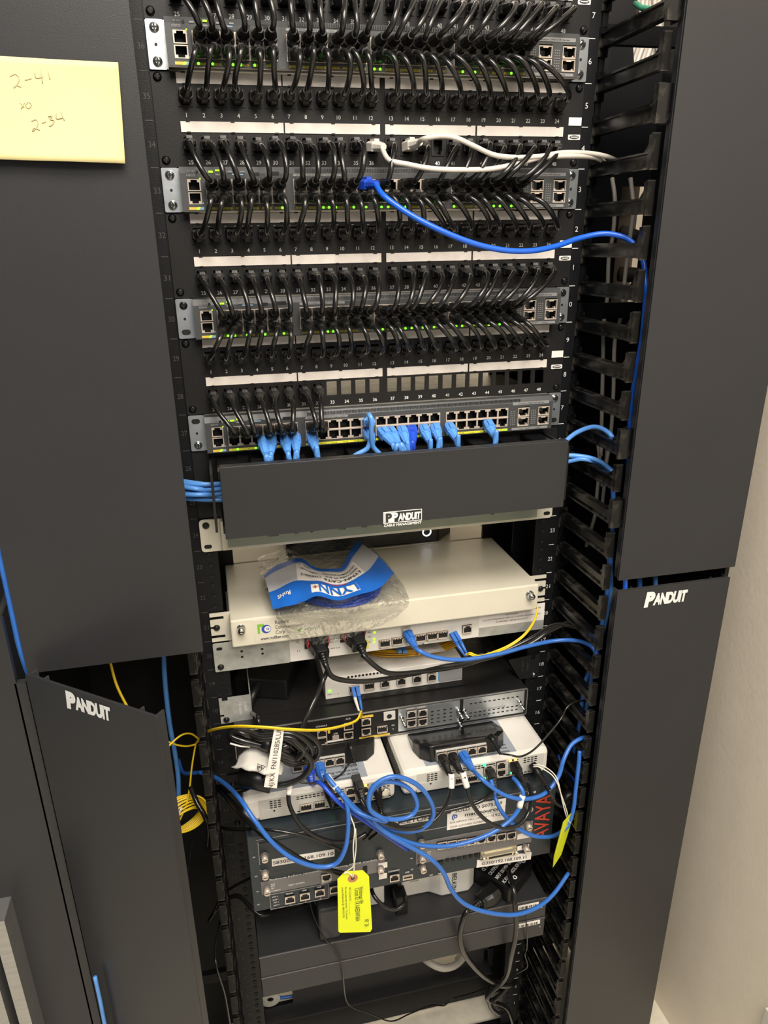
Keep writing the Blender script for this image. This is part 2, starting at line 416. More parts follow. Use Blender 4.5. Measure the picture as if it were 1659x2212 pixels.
# the lower left door swings open about its left edge
def lowdoor():
    Yh = o1.y; c_, s_ = math.cos(ang), math.sin(ang)
    # logo position: intersect ray with the door plane
    n = Vector((-s_, c_, 0)); d = ray(192, 1526); tt = (Vector((o1.x, Yh, 0)) - CAM).dot(n) / d.dot(n); p = CAM + d * tt
    lx = o1.x + (p - Vector((o1.x, Yh, p.z))).length
    return door(ml, o1.x, o1.x + wd, -.05, .967, Yh, 'lower left door standing open, with white lettering', logo=(lx, p.z, .062), openang=ang, hinge=o1.x)
lowdoor()
# neighbouring cabinet on the far left
nb = thing('neighbouring_cabinet', 'dark neighbouring cabinet door and metal trim at the far left edge', 'cabinet', (-.6, -.1, -.07))
mb = MB(); mb.box(-1.1, -.446, -.150, -.142, -.07, 1.03); mb.box(-.448, -.4365, -.150, -.142, -.07, .952); mb.build('side_panel', 'doorblack', nb)
mb = MB()
for pxx in (28, -22): c_ = at(pxx, 2080, -.175); mb.box(c_.x - .007, c_.x + .007, -.185, -.150, -.05, .66)
for q, r_ in ((0, 1325), (0, 1232)):
    p0 = onx(q, r_, -.5); p1 = onx(38, r_ - 92, -.5); mb.tube([p0 + (p0 - p1), p1], .005, 8)
mb.build('metal_trim', 'alu', nb)
mb = MB(); mb.box(-1.3, -.445, .16, .17, -.07, 1.75); mb.build('upper_panel', 'doorblack', nb)

# sticky note on the upper left door
def note():
    mb = MB(); Y = YD - .001
    tl, tr, bl, br = at(-60, 118, Y), at(256, 137, Y), at(-50, 345, Y), at(272, 355, Y)
    N = 16; vs = []
    for j in range(N + 1):
        for i in range(N + 1):
            u_, v_ = i / N, j / N
            p = (tl * (1 - u_) + tr * u_) * (1 - v_) + (bl * (1 - u_) + br * u_) * v_
            p.y -= .009 * v_ ** 2 * (1 - .3 * u_) + .0012 * math.sin(u_ * 7 + v_ * 3) * v_ + .001
            if u_ + (1 - v_) > 1.55: p.y -= .006 * (u_ + (1 - v_) - 1.55)
            vs.append(p)
    fs = [(j * (N + 1) + i, j * (N + 1) + i + 1, (j + 1) * (N + 1) + i + 1, (j + 1) * (N + 1) + i) for j in range(N) for i in range(N)]
    mb.add(vs, fs, 0, True); o = mb.build('sticky_note', 'note', solid=.0003)
    tag(o, 'pale yellow paper note with pencilled numbers stuck on the upper left door', 'note')
    t = MB(); S = [[(22, 165), (33, 160), (42, 170), (36, 183), (30, 190), (34, 184), (46, 188)], [(54, 173), (68, 169)], [(75, 155), (78, 168), (93, 166)], [(88, 150), (92, 180)], [(104, 153), (108, 172)],
         [(44, 222), (52, 232)], [(54, 219), (46, 235)], [(60, 220), (55, 228), (62, 234), (68, 226), (62, 220)],
         [(68, 262), (78, 258), (82, 268), (75, 280), (70, 283), (74, 276), (86, 281)], [(91, 266), (99, 262)], [(104, 252), (113, 250), (108, 258), (117, 260), (112, 270), (106, 272)], [(122, 243), (122, 256), (135, 254)], [(131, 240), (139, 260)]]
    for s_ in S:
        pts = []
        for (x, y) in s_:
            v_ = (y - 128) / 215; u_ = (x + 55) / 320
            yy = Y - (.009 * v_ ** 2 * (1 - .3 * u_) + .0012 * math.sin(u_ * 7 + v_ * 3) * v_ + .001) - .0006
            pts.append(at(x, y, yy))
        t.tube(spline(pts, 3), .00045, 4)
    t.build('handwriting', 'pencil', o)
note()

# ------------------------------------------------------------------ shared small parts
def screw_mesh(r=.0045, mk='screw'):
    mb = MB(); mb.cyl((0, 0, 0), (0, -1, 0), r, r * .92, .0014, 14, 0); mb.cyl((0, -.0014, 0), (0, -1, 0), r * .92, r * .5, .0012, 14, 0)
    mb.box(-r * .55, r * .55, -.0030, -.0012, -r * .13, r * .13, 1); mb.box(-r * .13, r * .13, -.0030, -.0012, -r * .55, r * .55, 1)
    return mesh_only(mb, 'screw', [mk, 'hole'])
SCW, SCB = screw_mesh(.0050), screw_mesh(.0046, 'gloss')
def jackshape(w_, h_, t, depth, up=True, m0=0, m1=1, nt=.5):
    """an RJ45 opening: real hollow with a latch notch; front at y = 0, centre at origin"""
    mb = MB(); a, b = w_ / 2, h_ / 2; q = .0012; s = 1 if up else -1; th = h_ * .2
    def bx(x0, x1, z0, z1):
        z0, z1 = sorted((s * z0, s * z1)); mb.box(x0, x1, 0, q, z0, z1, m0); mb.box(x0, x1, q, depth, z0, z1, m1)
    bx(-a, -a + t, -b, b); bx(a - t, a, -b, b); bx(-a + t, a - t, -b, -b + t * .8); bx(-a + t, a - t, b - t * .6, b)
    bx(-a + t, -w_ * nt / 2, b - t * .6 - th, b - t * .6); bx(w_ * nt / 2, a - t, b - t * .6 - th, b - t * .6)
    mb.box(-a, a, depth, depth + .001, -b, b, m1)
    return mb
SWP_T = mesh_only(jackshape(.0139, .0116, .0010, .012, True), 'port', ['tan', 'hole'])
SWP_B = mesh_only(jackshape(.0139, .0116, .0010, .012, False), 'port', ['tan', 'hole'])
MGP = mesh_only(jackshape(.0135, .0116, .0012, .012, True), 'port', ['tan', 'hole'])
MGB = mesh_only(jackshape(.0135, .0116, .0012, .012, False), 'port', ['tan', 'hole'])
KJ = jackshape(.0148, .0178, .0022, .012, False)
KJ.box(-.004, .004, -.0006, 0, .0076, .0092, 0)
KJM = mesh_only(KJ, 'jack', ['panel', 'hole'])
def sfp():
    mb = MB(); a, b = .0078, .0058
    for x0, x1, z0, z1 in ((-a, -a + .0008, -b, b), (a - .0008, a, -b, b), (-a, a, -b, -b + .0012), (-a, a, b - .0010, b)):
        mb.box(x0, x1, -.0006, .002, z0, z1, 0); mb.box(x0, x1, .002, .03, z0, z1, 1)
    mb.box(-a, a, .018, .02, -b, b, 1); mb.box(-.003, .003, -.0008, .0006, b - .0022, b - .0008, 0)
    mb.box(-.006, -.0045, .001, .006, -b, -b + .003, 0); mb.box(.0045, .006, .001, .006, -b, -b + .003, 0)
    return mesh_only(mb, 'fibre_port', ['tan', 'hole'])
SFP = sfp()
def shallow(w_, h_, t, up):
    mb = jackshape(w_, h_, t, .0024, up); mb.v = [Vector((p.x, p.y - .0021, p.z)) for p in mb.v]; return mesh_only(mb, 'port', ['tan', 'hole'])
PTU, PTD = shallow(.0138, .0122, .0013, True), shallow(.0138, .0122, .0013, False)
def sfp2():
    mb = MB(); a, b = .0078, .0058
    for x0, x1, z0, z1 in ((-a, -a + .0009, -b, b), (a - .0009, a, -b, b), (-a, a, -b, -b + .0012), (-a, a, b - .0018, b)): mb.box(x0, x1, -.0024, .003, z0, z1, 0)
    mb.box(-a, a, -.0004, .001, -b, b, 1)
    for i in range(4): mb.box(-.0062 + i * .0037, -.0042 + i * .0037, -.0028, -.002, b - .0014, b - .0002, 1)
    return mesh_only(mb, 'fibre_port', ['tan', 'hole'])
SFP2 = sfp2()
def plug_mesh(mk, mk2=None):
    """RJ45 plug with boot; y = 0 at the jack face, boot leaving towards -y"""
    mb = MB()
    mb.box(-.0056, .0056, -.002, .010, -.0040, .0040, 1)
    mb.prism([(-.0062, -.0048), (.0062, -.0048), (.0066, .0030), (.0045, .0052), (-.0045, .0052), (-.0066, .0030)], -.013, .0005, 0)
    mb.obox((-.0030, -.013, .0046), (.006, 0, 0), (0, .011, -.0005), (0, .001, .0032), 0)
    secs = [(-.013, .0062, .0050), (-.016, .0052, .0047), (-.017, .0054, .0050), (-.019, .0048, .0044), (-.020, .0050, .0047), (-.0225, .0043, .0041), (-.0235, .0045, .0043), (-.029, .0034, .0034)]
    vs = []
    for y, a, b in secs:
        for k in range(8):
            an = math.pi / 8 + k * math.pi / 4; vs.append((a * 1.08 * math.cos(an), y, b * 1.08 * math.sin(an)))
    fs = [(i * 8 + k, i * 8 + (k + 1) % 8, (i + 1) * 8 + (k + 1) % 8, (i + 1) * 8 + k) for i in range(len(secs) - 1) for k in range(8)]
    fs += [tuple(reversed(range(8))), tuple((len(secs) - 1) * 8 + k for k in range(8))]
    mb.add(vs, fs, 0)
    return mesh_only(mb, 'plug', [mk, mk2 or mk])
PLUG = {k: plug_mesh(m, c_) for k, m, c_ in (('black', 'plugblack', 'hole'), ('blue', 'blue', 'boxpanel'), ('sky', 'sky', 'sky'), ('royal', 'royal', 'royal'), ('white', 'whitecable', 'whitecable'))}
def aim(d, updir=(0, 0, 1)):
    """rotation taking local -y to direction d"""
    y = -Vector(d).normalized(); x = y.cross(Vector(updir)).normalized(); z = x.cross(y)
    return Matrix((x, y, z)).transposed().to_quaternion()

# ------------------------------------------------------------------ patch panels
COLX = [(-.2092 + .018 * i) for i in range(6)] + [(-.1016 + .01804 * i) for i in range(6)] + [(.0114 + .01808 * i) for i in range(6)] + [(.1197 + .01802 * i) for i in range(6)]
GRP = [(-.2160, -.1083), (-.1067, -.0015), (.0045, .1099), (.1120, .2182)]
def patch_panel(top, label, empty=(), small=True):
    """2U, 48-port flush panel; top in rack units"""
    z2 = top * U; t = thing('patch_panel', label, 'patch panel', (0, 0, z2 - 2 * U), 'forty-eight port patch panels')
    mb = MB(); Y0, Y1 = -.0035, -.0005
    mb.box(-.2413, -.2180, Y0, Y1, z2 - 2 * U + .0004, z2 - .0004); mb.box(.2195, .2413, Y0, Y1, z2 - 2 * U + .0004, z2 - .0004)
    for r in (0, 1):
        zt = z2 - r * U
        mb.box(-.2180, .2195, Y0, Y1, zt - .31 * U, zt - .0004 * (1 - r)); mb.box(-.2180, .2195, Y0, Y1, zt - U + .0004 * r, zt - .70 * U)
        edges = [-.2180] + sum([[x - .0065, x + .0065] for x in COLX], []) + [.2195]
        for i in range(0, len(edges), 2): mb.box(edges[i], edges[i + 1], Y0, Y1, zt - .70 * U, zt - .31 * U)
    mb.build('faceplate', 'panel', t)
    for r in (0, 1):
        zt = z2 - r * U
        for g, (a, b) in enumerate(GRP):
            s_ = MB(); s_.box(a, b, Y0 - .0012, Y0, zt - .245 * U, zt - .02 * U)
            st = s_.build('label_strip', 'strip', t)
            n = MB()
            for fx in (.07, .5, .93):
                n.box(a + (b - a) * fx - .002, a + (b - a) * fx + .002, Y0 - .0018, Y0, zt - .035 * U, zt - .005 * U); n.box(a + (b - a) * fx - .002, a + (b - a) * fx + .002, Y0 - .0018, Y0, zt - .265 * U, zt - .235 * U)
            n.build('clip', 'panel', st, kind='stuff')
        num = MB()
        for i, x in enumerate(COLX):
            n = i + 1 + 24 * r
            if n in empty: 
                continue
            inst('jack', KJM, t, (x, Y0 - .0012, zt - .515 * U))
        for i, x in enumerate(COLX):
            n = i + 1 + 24 * r; s_ = str(n)
            num.text(s_, (x, Y0 - .0004, zt - .885 * U), .0056, bold=.008)
        num.build('port_numbers', 'ink', t)
    for sx in (-1, 1):
        for zz in (.12, 1.845): inst('screw', SCB, t, (sx * .2346, Y0, z2 - zz * U))
    lb = MB(); lb.box(.2247, .2408, Y0 - .0005, Y0, z2 - .98 * U, z2 - .79 * U); lb.build('blank_sticker', 'white', t)
    lb = MB(); lb.prism(rrect(.2252, .2406, z2 - 1.31 * U, z2 - 1.19 * U, .001), Y0 - .0005, Y0, 0)
    ov = [(.2329 + .006 * math.cos(a_ * math.pi / 6), z2 - 1.25 * U + .0019 * math.sin(a_ * math.pi / 6)) for a_ in range(12)]
    lb.prism(ov, Y0 - .0008, Y0 - .0004, 1); lb.box(.2285, .2373, Y0 - .001, Y0 - .0004, z2 - 1.26 * U, z2 - 1.24 * U, 0)
    lb.build('maker_badge', ['white', 'blackink'], t)
    return t
patch_panel(38, 'topmost black patch panel, cut off by the top edge of the picture')
patch_panel(35, 'black patch panel under the topmost switch, with two white cables in it')
patch_panel(32, 'black patch panel behind the long bright blue cable, two above the empty sockets')
patch_panel(29, 'lowest black patch panel, its lower right sockets empty', empty=range(33, 49))

# ------------------------------------------------------------------ network switches
SB = [(-.2150, -.2015), (-.1965, -.1125), (-.1030, -.0190), (-.0152, .0688), (.0765, .1605), (.1738, .1894), (.2020, .2176)]
SCOL = [SB[g][0] + .014 * (i + .5) for g in (1, 2, 3, 4) for i in range(6)]
ZT, ZB = .585, .30       # port row centres, in U
def cisco_switch(top, label, bright=False, screws='ssss', seed=1):
    zb = (top - 1) * U; r_ = random.Random(seed)
    t = thing('network_switch', label, 'network switch', (0, .1, zb), 'forty-eight port network switches')
    F = -.0225; B = -.006
    def z(q): return zb + q * U
    mb = MB(); mb.box(-.2215, .2215, B, .36, z(.02), z(.985)); mb.build('chassis', 'galv', t)
    mb = MB(); xs = [-.2222] + [v for ab in SB for v in ab] + [.2222]
    mb.box(-.2222, .2222, F, B, z(.72), z(.84))
    mb.add([(-.2222, F, z(.84)), (.2222, F, z(.84)), (.2222, F + .004, z(.985)), (-.2222, F + .004, z(.985)), (-.2222, B, z(.84)), (.2222, B, z(.84)), (.2222, B, z(.985)), (-.2222, B, z(.985))],
           [(0, 1, 2, 3), (3, 2, 6, 7), (0, 3, 7, 4), (1, 5, 6, 2)])
    mb.box(-.2222, .2222, F, B, z(.02), z(.16))
    for i in range(0, len(xs), 2): mb.box(xs[i], xs[i + 1], F, B, z(.16), z(.72))
    bz = mb.build('bezel', 'cisco', t)
    v = MB()
    for i in range(150): x = -.10 + i * .00185; v.box(x, x + .0009, F - .0003, F + .002, z(.87), z(.95))
    v.build('vent_rib', 'cisco', bz, kind='stuff')
    for g, (a, b) in enumerate(SB):
        if g == 0:
            x = (a + b) / 2; inst('port', MGP, t, (x, F, z(.585))); inst('port', MGB, t, (x, F, z(.30)))
        elif g < 5:
            m_ = MB(); m_.box(a, b, F - .0006, B, z(.425), z(.46)); m_.build('divider', 'tan', t)
    for x in SCOL: inst('port', SWP_T, t, (x, F, z(ZT))); inst('port', SWP_B, t, (x, F, z(ZB)))
    for g in (5, 6):
        x = sum(SB[g]) / 2
        inst('fibre_port', SFP, t, (x, F, z(.56))); inst('fibre_port', SFP, t, (x, F, z(.28)))
    d = MB()
    for x0 in (.1640, .1925):
        for i in range(3):
            for j in range(8): d.box(x0 + i * .0025, x0 + i * .0025 + .0012, F - .0004, F, z(.2 + j * .055), z(.2 + j * .055) + .001)
    d.build('vent_dimple', 'ciscolight', bz, kind='stuff')
    # prints
    p = MB()
    for i, h_ in enumerate((.0006, .0012, .0022, .0012, .0006, .0012, .0022, .0012, .0006)): p.box(-.2155 + i * .0011, -.2151 + i * .0011, F - .0003, F, z(.885) - h_ / 2 + .0004, z(.885) + h_ / 2)
    p.text('cisco', (-.2111, F - .0004, z(.805)), .0042, bold=.02, width=.0088)
    p.build('logo_print', 'ciscolight', bz)
    for rc in ((.166, .2165, z(.78), z(.865)), (.166, .2165, z(.045), z(.11)), (-.103, -.050, z(.775), z(.83))):
        MB().prism(rrect(*rc, .001), F - .0005, F, 0).build('name_plate', 'ciscolight', bz)
    p = MB()
    p.text('Catalyst 2960-XR Series', (.1913, F - .0007, z(.822)), .0026, 1, width=.036)
    p.text('1G  SFP+  10G', (.1913, F - .0007, z(.077)), .0022, 1, width=.03)
    p.text('POWER OVER ETHERNET  PoE+  740W', (-.0765, F - .0007, z(.802)), .0018, 1, width=.046)
    p.build('plate_print', ['blackink', 'blackink'], bz, kind='stuff')
    p = MB()
    led = [(-.196, .87, 2), (-.183, .9, 0), (-.170, .87, 3), (-.157, .87, 3), (-.183, .81, 3)]
    for x, zz, m_ in led: p.box(x - .0022, x + .0022, F - .0006, F, z(zz) - .0007, z(zz) + .0009, {0: 1, 2: 0, 3: 2}[m_] if not (x < -.195 and bright is False) else 2)
    p.box(-.190 - .0022, -.190 + .0022, F - .0006, F, z(.87) - .0008, z(.87) + .001, 1)
    p.prism(rrect(-.168, -.156, z(.80), z(.83), .0005), F - .0005, F, 3)
    p.box(-.147, -.139, F - .0004, F, z(.79), z(.86), 4); p.box(-.130, -.118, F - .0004, F, z(.80), z(.88), 4)
    p.cyl((-.2040, F, z(.87)), (0, -1, 0), .0015, .0015, .0006, 10, 4)
    p.cyl((-.2015, F, z(.725)), (0, -1, 0), .0008, .0008, .0006, 8, 1); p.cyl((-.2005, F, z(.19)), (0, -1, 0), .0008, .0008, .0006, 8, 3)
    p.build('status_light', ['lime', 'lime', 'ciscolight', 'oliveblue', 'hole'], t)
    y_ = 'yellowstrip' if bright else 'olive'  # upper three switches get the yellow with shade painted in
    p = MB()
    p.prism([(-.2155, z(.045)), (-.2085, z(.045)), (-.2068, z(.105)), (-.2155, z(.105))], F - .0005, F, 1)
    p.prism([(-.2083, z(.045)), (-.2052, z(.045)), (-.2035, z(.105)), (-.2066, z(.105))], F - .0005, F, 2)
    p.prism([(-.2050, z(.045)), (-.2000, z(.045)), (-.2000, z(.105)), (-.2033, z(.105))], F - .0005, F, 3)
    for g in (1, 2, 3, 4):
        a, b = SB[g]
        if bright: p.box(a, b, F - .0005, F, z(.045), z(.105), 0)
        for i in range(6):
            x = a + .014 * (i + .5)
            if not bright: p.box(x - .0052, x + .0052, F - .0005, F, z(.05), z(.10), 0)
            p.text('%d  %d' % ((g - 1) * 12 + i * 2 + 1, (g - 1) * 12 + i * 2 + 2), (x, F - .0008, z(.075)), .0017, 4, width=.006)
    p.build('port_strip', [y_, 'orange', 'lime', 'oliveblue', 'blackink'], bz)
    p = MB()
    for g in (1, 2, 3, 4):
        for i in range(6):
            for s_ in (-1, 1):
                if r_.random() < (.42 if not bright else (.15)):
                    x = SB[g][0] + .014 * (i + .5) + s_ * .0031
                    p.cyl((x, F, z(.078)), (0, -1, 0), .0013, .0013, .0008, 8, 0)
    p.build('port_light', ['green'], t)
    # brackets
    for sx in (-1, 1):
        a, b = sorted((sx * .2410, sx * .2236)); m_ = MB()
        m_.prism(rrect(a, b, z(.01), z(.99), .0015), -.0062, -.0040, 0)
        aa, bb = sorted((sx * .2236, sx * .2222)); m_.box(aa, bb, -.0062, .05, z(.02), z(.98), 0)
        m_.cyl((sx * .2325, -.0063, z(.5)), (0, -1, 0), .0015, .0015, .0003, 10, 1)
        br = m_.build('bracket', ['steel', 'hole'], t)
        for q, zz in enumerate((.83, .17)):
            kind = screws[(0 if sx < 0 else 2) + q]
            if kind == 's': inst('screw', SCW, br, (sx * .2325, -.0062, z(zz)))
            elif kind == 'b': inst('screw', SCB, br, (sx * .2325, -.0062, z(zz)), label='black screw')
            else: h = MB(); h.prism(rrect(sx * .2325 - .005, sx * .2325 + .005, z(zz) - .003, z(zz) + .003, .003), -.0066, -.0060, 0); h.build('slot', ['hole'], br)
    m_ = MB(); m_.box(-.2222, .2222, F + .001, F + .003, z(.005), z(.02)); m_.build('lower_lip', 'tan' if top in (33, 36) else 'cisco', t)
    return t
cisco_switch(36, 'topmost grey network switch, its silver left bracket level with the yellow note', screws='ssss', seed=3)
cisco_switch(33, 'grey network switch where the long bright blue cable starts', screws='ssss', seed=5)
cisco_switch(30, 'grey network switch third from the top, with black screws in its left bracket', screws='bobs', seed=9)
cisco_switch(27, 'lowest grey network switch, with light blue plugs and a bright yellow strip', bright=True, screws='osso', seed=4)

# ------------------------------------------------------------------ black patch cables
def cord_between(name, label, cat, group, A, B, kinds, matk, r=.0029, sag=None, seg=14):
    """A, B: (point on jack face, latch-up?)"""
    t = thing(name, label, cat, A, group)
    j = lambda s_: Vector((R.uniform(-s_, s_), 0, R.uniform(-s_, s_)))
    dA = Vector((R.uniform(-.10, .10), -1, R.uniform(-.12, .0) if A.z > B.z else R.uniform(0, .12))).normalized()
    dB = Vector((R.uniform(-.10, .10), -1, R.uniform(0, .12) if A.z > B.z else R.uniform(-.12, 0))).normalized()
    dA.x += (B.x - A.x) * 3.5; dB.x -= (B.x - A.x) * 3.5; dA.normalize(); dB.normalize()
    a, b = A + dA * .0275, B + dB * .0275
    h1, h2 = R.uniform(.016, .030), R.uniform(.016, .030)
    c1, c2 = a + dA * h1, b + dB * h2
    c1.x += R.uniform(-.007, .007); c2.x += R.uniform(-.007, .007); c1.z += R.uniform(-.004, .004)
    pts = []
    for k in range(seg + 1):
        s_ = k / seg; pts.append(a * (1 - s_) ** 3 + c1 * 3 * s_ * (1 - s_) ** 2 + c2 * 3 * s_ * s_ * (1 - s_) + b * s_ ** 3)
    pts = [A + dA * .012] + pts + [B + dB * .012]
    MB().tube(pts, r, 8).build('cord', matk, t)
    pa = inst('plug', PLUG[kinds], t, A, aim(dA)); pb = inst('plug', PLUG[kinds], t, B, aim(dB, (0, 0, -1)))
    return t
ORD = 'first second third fourth fifth sixth seventh eighth ninth tenth eleventh twelfth'.split()
ROWN = {(38, 1): 'from the topmost panel down to the top switch', (35, 0): 'from the top switch down to the panel below', (35, 1): 'from the second panel down to the second switch',
        (32, 0): 'from the second switch down to the third panel', (32, 1): 'from the third panel down to the third switch', (29, 0): 'from the third switch down to the lowest panel', (29, 1): 'from the lowest panel into the lowest switch'}
def olab(k, n, where):
    if k < (n + 1) // 2: return '%s black cable from the left, %s' % (ORD[k], where)
    return '%s black cable from the right, %s' % (ORD[n - 1 - k], where)
def patch_row(ptop, row, swtop, ports):
    ports = list(ports)
    for k, n in enumerate(ports):
        i = (n - 1) % 24
        zp = ptop * U - row * U - .515 * U; zs = (swtop - 1) * U + (ZT if row else ZB) * U
        P_ = Vector((COLX[i], -.0047, zp)); S_ = Vector((SCOL[i], -.0225, zs))
        A, B = (P_, S_) if row else (S_, P_)
        cord_between('patch_cable', olab(k, len(ports), ROWN[(ptop, row)]), 'cable', 'short black patch cables',
                     A, B, 'black', 'cable')
patch_row(38, 1, 36, range(25, 49))
patch_row(35, 0, 36, range(1, 25))
patch_row(35, 1, 33, [n for n in range(25, 49) if n not in (36, 38, 40)])
patch_row(32, 0, 33, range(1, 25))
patch_row(32, 1, 30, range(25, 49))
patch_row(29, 0, 30, range(1, 25))
patch_row(29, 1, 27, range(25, 33))

# ------------------------------------------------------------------ generic free cables
def cable(name, label, pts, r, mk, plug=None, group=None, plug2=None, cat='cable', n=8, seg=6, extra=None):
    P = px(pts) if len(pts[0]) == 3 and not isinstance(pts[0], Vector) else pts
    t = thing(name, label, cat, P[0], group)
    S = spline(P, seg)
    MB().tube(S, r, n).build('cord', mk, t)
    def pl(kind, p, d):
        # the boot ends where the cord starts
        inst('plug', PLUG[kind], t, p - d * .0275, aim(d))
    if plug: pl(plug, P[0], (P[1] - P[0]).normalized())
    if plug2: pl(plug2, P[-1], (P[-2] - P[-1]).normalized())
    return t

# ------------------------------------------------------------------ horizontal cable manager
def face(mb, x0, y0, x1, y1, Y, t=.001, m=0, deep=.0):
    """a small plate whose centre and size come from two opposite photo corners on plane Y"""
    a, b, c_, d_ = at(x0, (y0 + y1) / 2, Y), at(x1, (y0 + y1) / 2, Y), at((x0 + x1) / 2, y0, Y), at((x0 + x1) / 2, y1, Y)
    mb.box(a.x, b.x, Y - t, Y + deep, d_.z, c_.z, m); return mb
hm = thing('horizontal_cable_manager', 'black horizontal cable manager with a blank cover below the lowest switch', 'cable manager', (0, -.03, 24 * U))
mb = MB(); mb.box(-.2413, .2413, -.003, 0, 24.02 * U, 25.98 * U)
mb.box(-.2215, -.2185, -.078, -.003, 24.2 * U, 25.8 * U); mb.box(.2185, .2215, -.078, -.003, 24.2 * U, 25.8 * U)
mb.build('base_plate', 'panel', hm)
f = MB(); f.box(-.0125, .0125, -.078, -.003, -.0015, .0015); f.box(-.0125, .0125, -.0785, -.0755, -.006, .003); f.box(-.0015, .0015, -.075, -.003, -.005, -.0015)
fm = mesh_only(f, 'finger', ['gloss'])
for i in range(11):
    for zz, s_ in ((25.78, 1), (24.22, -1)):
        o = inst('finger', fm, hm, (-.200 + i * .040, 0, zz * U)); o.scale = (1, 1, s_)
mb = MB(); YC = -.084
mb.box(-.2105, .2165, YC, YC + .0028, 24.03 * U, 26.0 * U); mb.box(-.2105, .2165, YC + .0028, YC + .012, 26.0 * U - .002, 26.0 * U); mb.box(-.2105, .2165, YC + .0028, YC + .012, 24.03 * U, 24.03 * U + .002)
cv = mb.build('cover', 'doorblack', hm, bevel=.0006)
p = MB(); a, b = at(828, 1118, YC), at(911, 1118, YC); zc = at(870, 1117.5, YC).z; hh = .0067
x0, x1 = a.x, b.x; zc += .0015
for q in ((x0, x1, zc + hh, zc + hh + .0008), (x0, x1, zc - hh - .0008, zc - hh), (x0, x0 + .0008, zc - hh, zc + hh), (x1 - .0008, x1, zc - hh, zc + hh), (x0 + .0128, x0 + .0138, zc - hh, zc + hh)):
    p.box(q[0], q[1], YC - .0005, YC, q[2], q[3])
p.box(x0 + .0012, x0 + .0124, YC - .0005, YC, zc - hh + .0006, zc + hh - .0004)
p.text('P', (x0 + .0068, YC - .0008, zc), .0145, 1, bold=.06, width=.0080)
p.text('P', ((x0 + x1) / 2 - .0100, YC - .0006, zc + .0003), .0150, bold=.06, shear=.12, width=.0078); p.text('ANDUIT', ((x0 + x1) / 2 + .0084, YC - .0006, zc - .0005), .0125, bold=.05, shear=.12, width=.0290, sp=.95)
p.text('CABLE MANAGEMENT', ((x0 + x1) / 2, YC - .0006, zc - hh - .0033), .0045, bold=.03, width=x1 - x0 - .001)
p.build('lettering', ['ink', 'blackink'], cv)

# ------------------------------------------------------------------ beige fibre enclosures
fe = thing('fibre_enclosure', 'cream one-unit enclosure with a grey-green strip peeking out under the black cover', 'enclosure', (0, .1, 23 * U))
mb = MB(); mb.box(-.2165, .2215, -.010, .24, 23.02 * U, 23.93 * U); mb.build('housing', 'cream', fe, bevel=.0015)
mb = MB(); mb.box(-.2075, .2165, -.0112, -.0100, 23.12 * U, 23.85 * U); st = mb.build('front_strip', 'creamstrip', fe)
t = MB()
for i, x in enumerate([-.15, -.12, -.1, -.06, -.03, 0, .02, .04, .06, .08, .1, .12, .15]):
    t.text(('CONSOLE', 'ETH', 'SFP', 'ALARM', 'WAN')[i % 5] if i < 6 or i == 12 else '.', (x, -.0116, 23.36 * U), .003, bold=.02)
t.build('print', 'blackink', st)
for sx in (-1, 1):
    a, b = sorted((sx * .2413, sx * .214)); mb = MB(); mb.prism(rrect(a, b, 23.02 * U, 23.97 * U, .004), -.0065, -.0035, 0)
    e = mb.build('ear', 'cream', fe, bevel=.0005)
    inst('screw', SCB, e, (sx * .2335, -.0065, 23.82 * U)); h = MB(); h.prism(rrect(sx * .2335 - .0048, sx * .2335 + .0048, 23.17 * U - .0026, 23.17 * U + .0026, .0026), -.0070, -.0064); h.build('slot', 'hole', e)

rb = thing('splice_enclosure', 'large cream fibre enclosure that the clear bag lies on', 'enclosure', (0, .1, 20 * U))
YF = -.030
mb = MB(); mb.box(-.2155, .2185, YF, .1535, 20.06 * U, 20.97 * U); mb.build('drawer_cover', 'cream', rb, bevel=.0022)
mb = MB(); mb.box(-.2165, .2195, .1545, .30, 20.05 * U, 20.98 * U); mb.build('housing', 'cream', rb, bevel=.0012)
for sx in (-1, 1):
    xi, xo = sx * .2135, sx * .2413; zc = 20.5 * U; mb = MB(); hh = .0212
    poly = [(xi, zc - hh), (xo, zc - hh), (xo, zc - .0165), (xo - sx * .018, zc - .0165), (xo - sx * .018, zc - .0115), (xo, zc - .0115), (xo, zc - .002), (xo - sx * .008, zc - .002), (xo - sx * .008, zc + .002), (xo, zc + .002),
            (xo, zc + .0115), (xo - sx * .018, zc + .0115), (xo - sx * .018, zc + .0165), (xo, zc + .0165), (xo, zc + hh), (xi, zc + hh)]
    mb.prism(poly, -.005, -.0025); e = mb.build('slotted_ear', 'cream', rb)
    inst('screw', SCB, e, (sx * .2335, -.005, zc))
for q in ((521, 1360), (1146, 1286)):
    c_ = at(*q, YF - .003); mb = MB(); mb.cyl((c_.x, YF, c_.z), (0, -1, 0), .0062, .0062, .0012, 18, 0); mb.cyl((c_.x, YF - .0012, c_.z), (0, -1, 0), .0048, .0046, .0085, 18, 0); mb.cyl((c_.x, YF - .0097, c_.z), (0, -1, 0), .0044, .0024, .0010, 18, 0)
    mb.box(c_.x - .003, c_.x + .003, YF - .0110, YF - .0100, c_.z - .0006, c_.z + .0006, 1)
    mb.build('thumbscrew', ['screw', 'hole'], rb)
mb = MB(); a, b = at(550, 1365, YF), at(652, 1352, YF); mb.box(a.x, b.x, YF - .0004, YF, 20.17 * U, 20.88 * U); lab = mb.build('front_label', 'cream', rb)
p = MB(); y = YF - .0007; x = a.x + .004; zc = 20.60 * U
p.box(x, x + .003, y, y + .0002, zc - .007, zc + .007, 0); p.box(x + .003, x + .009, y, y + .0002, zc + .003, zc + .007, 0)
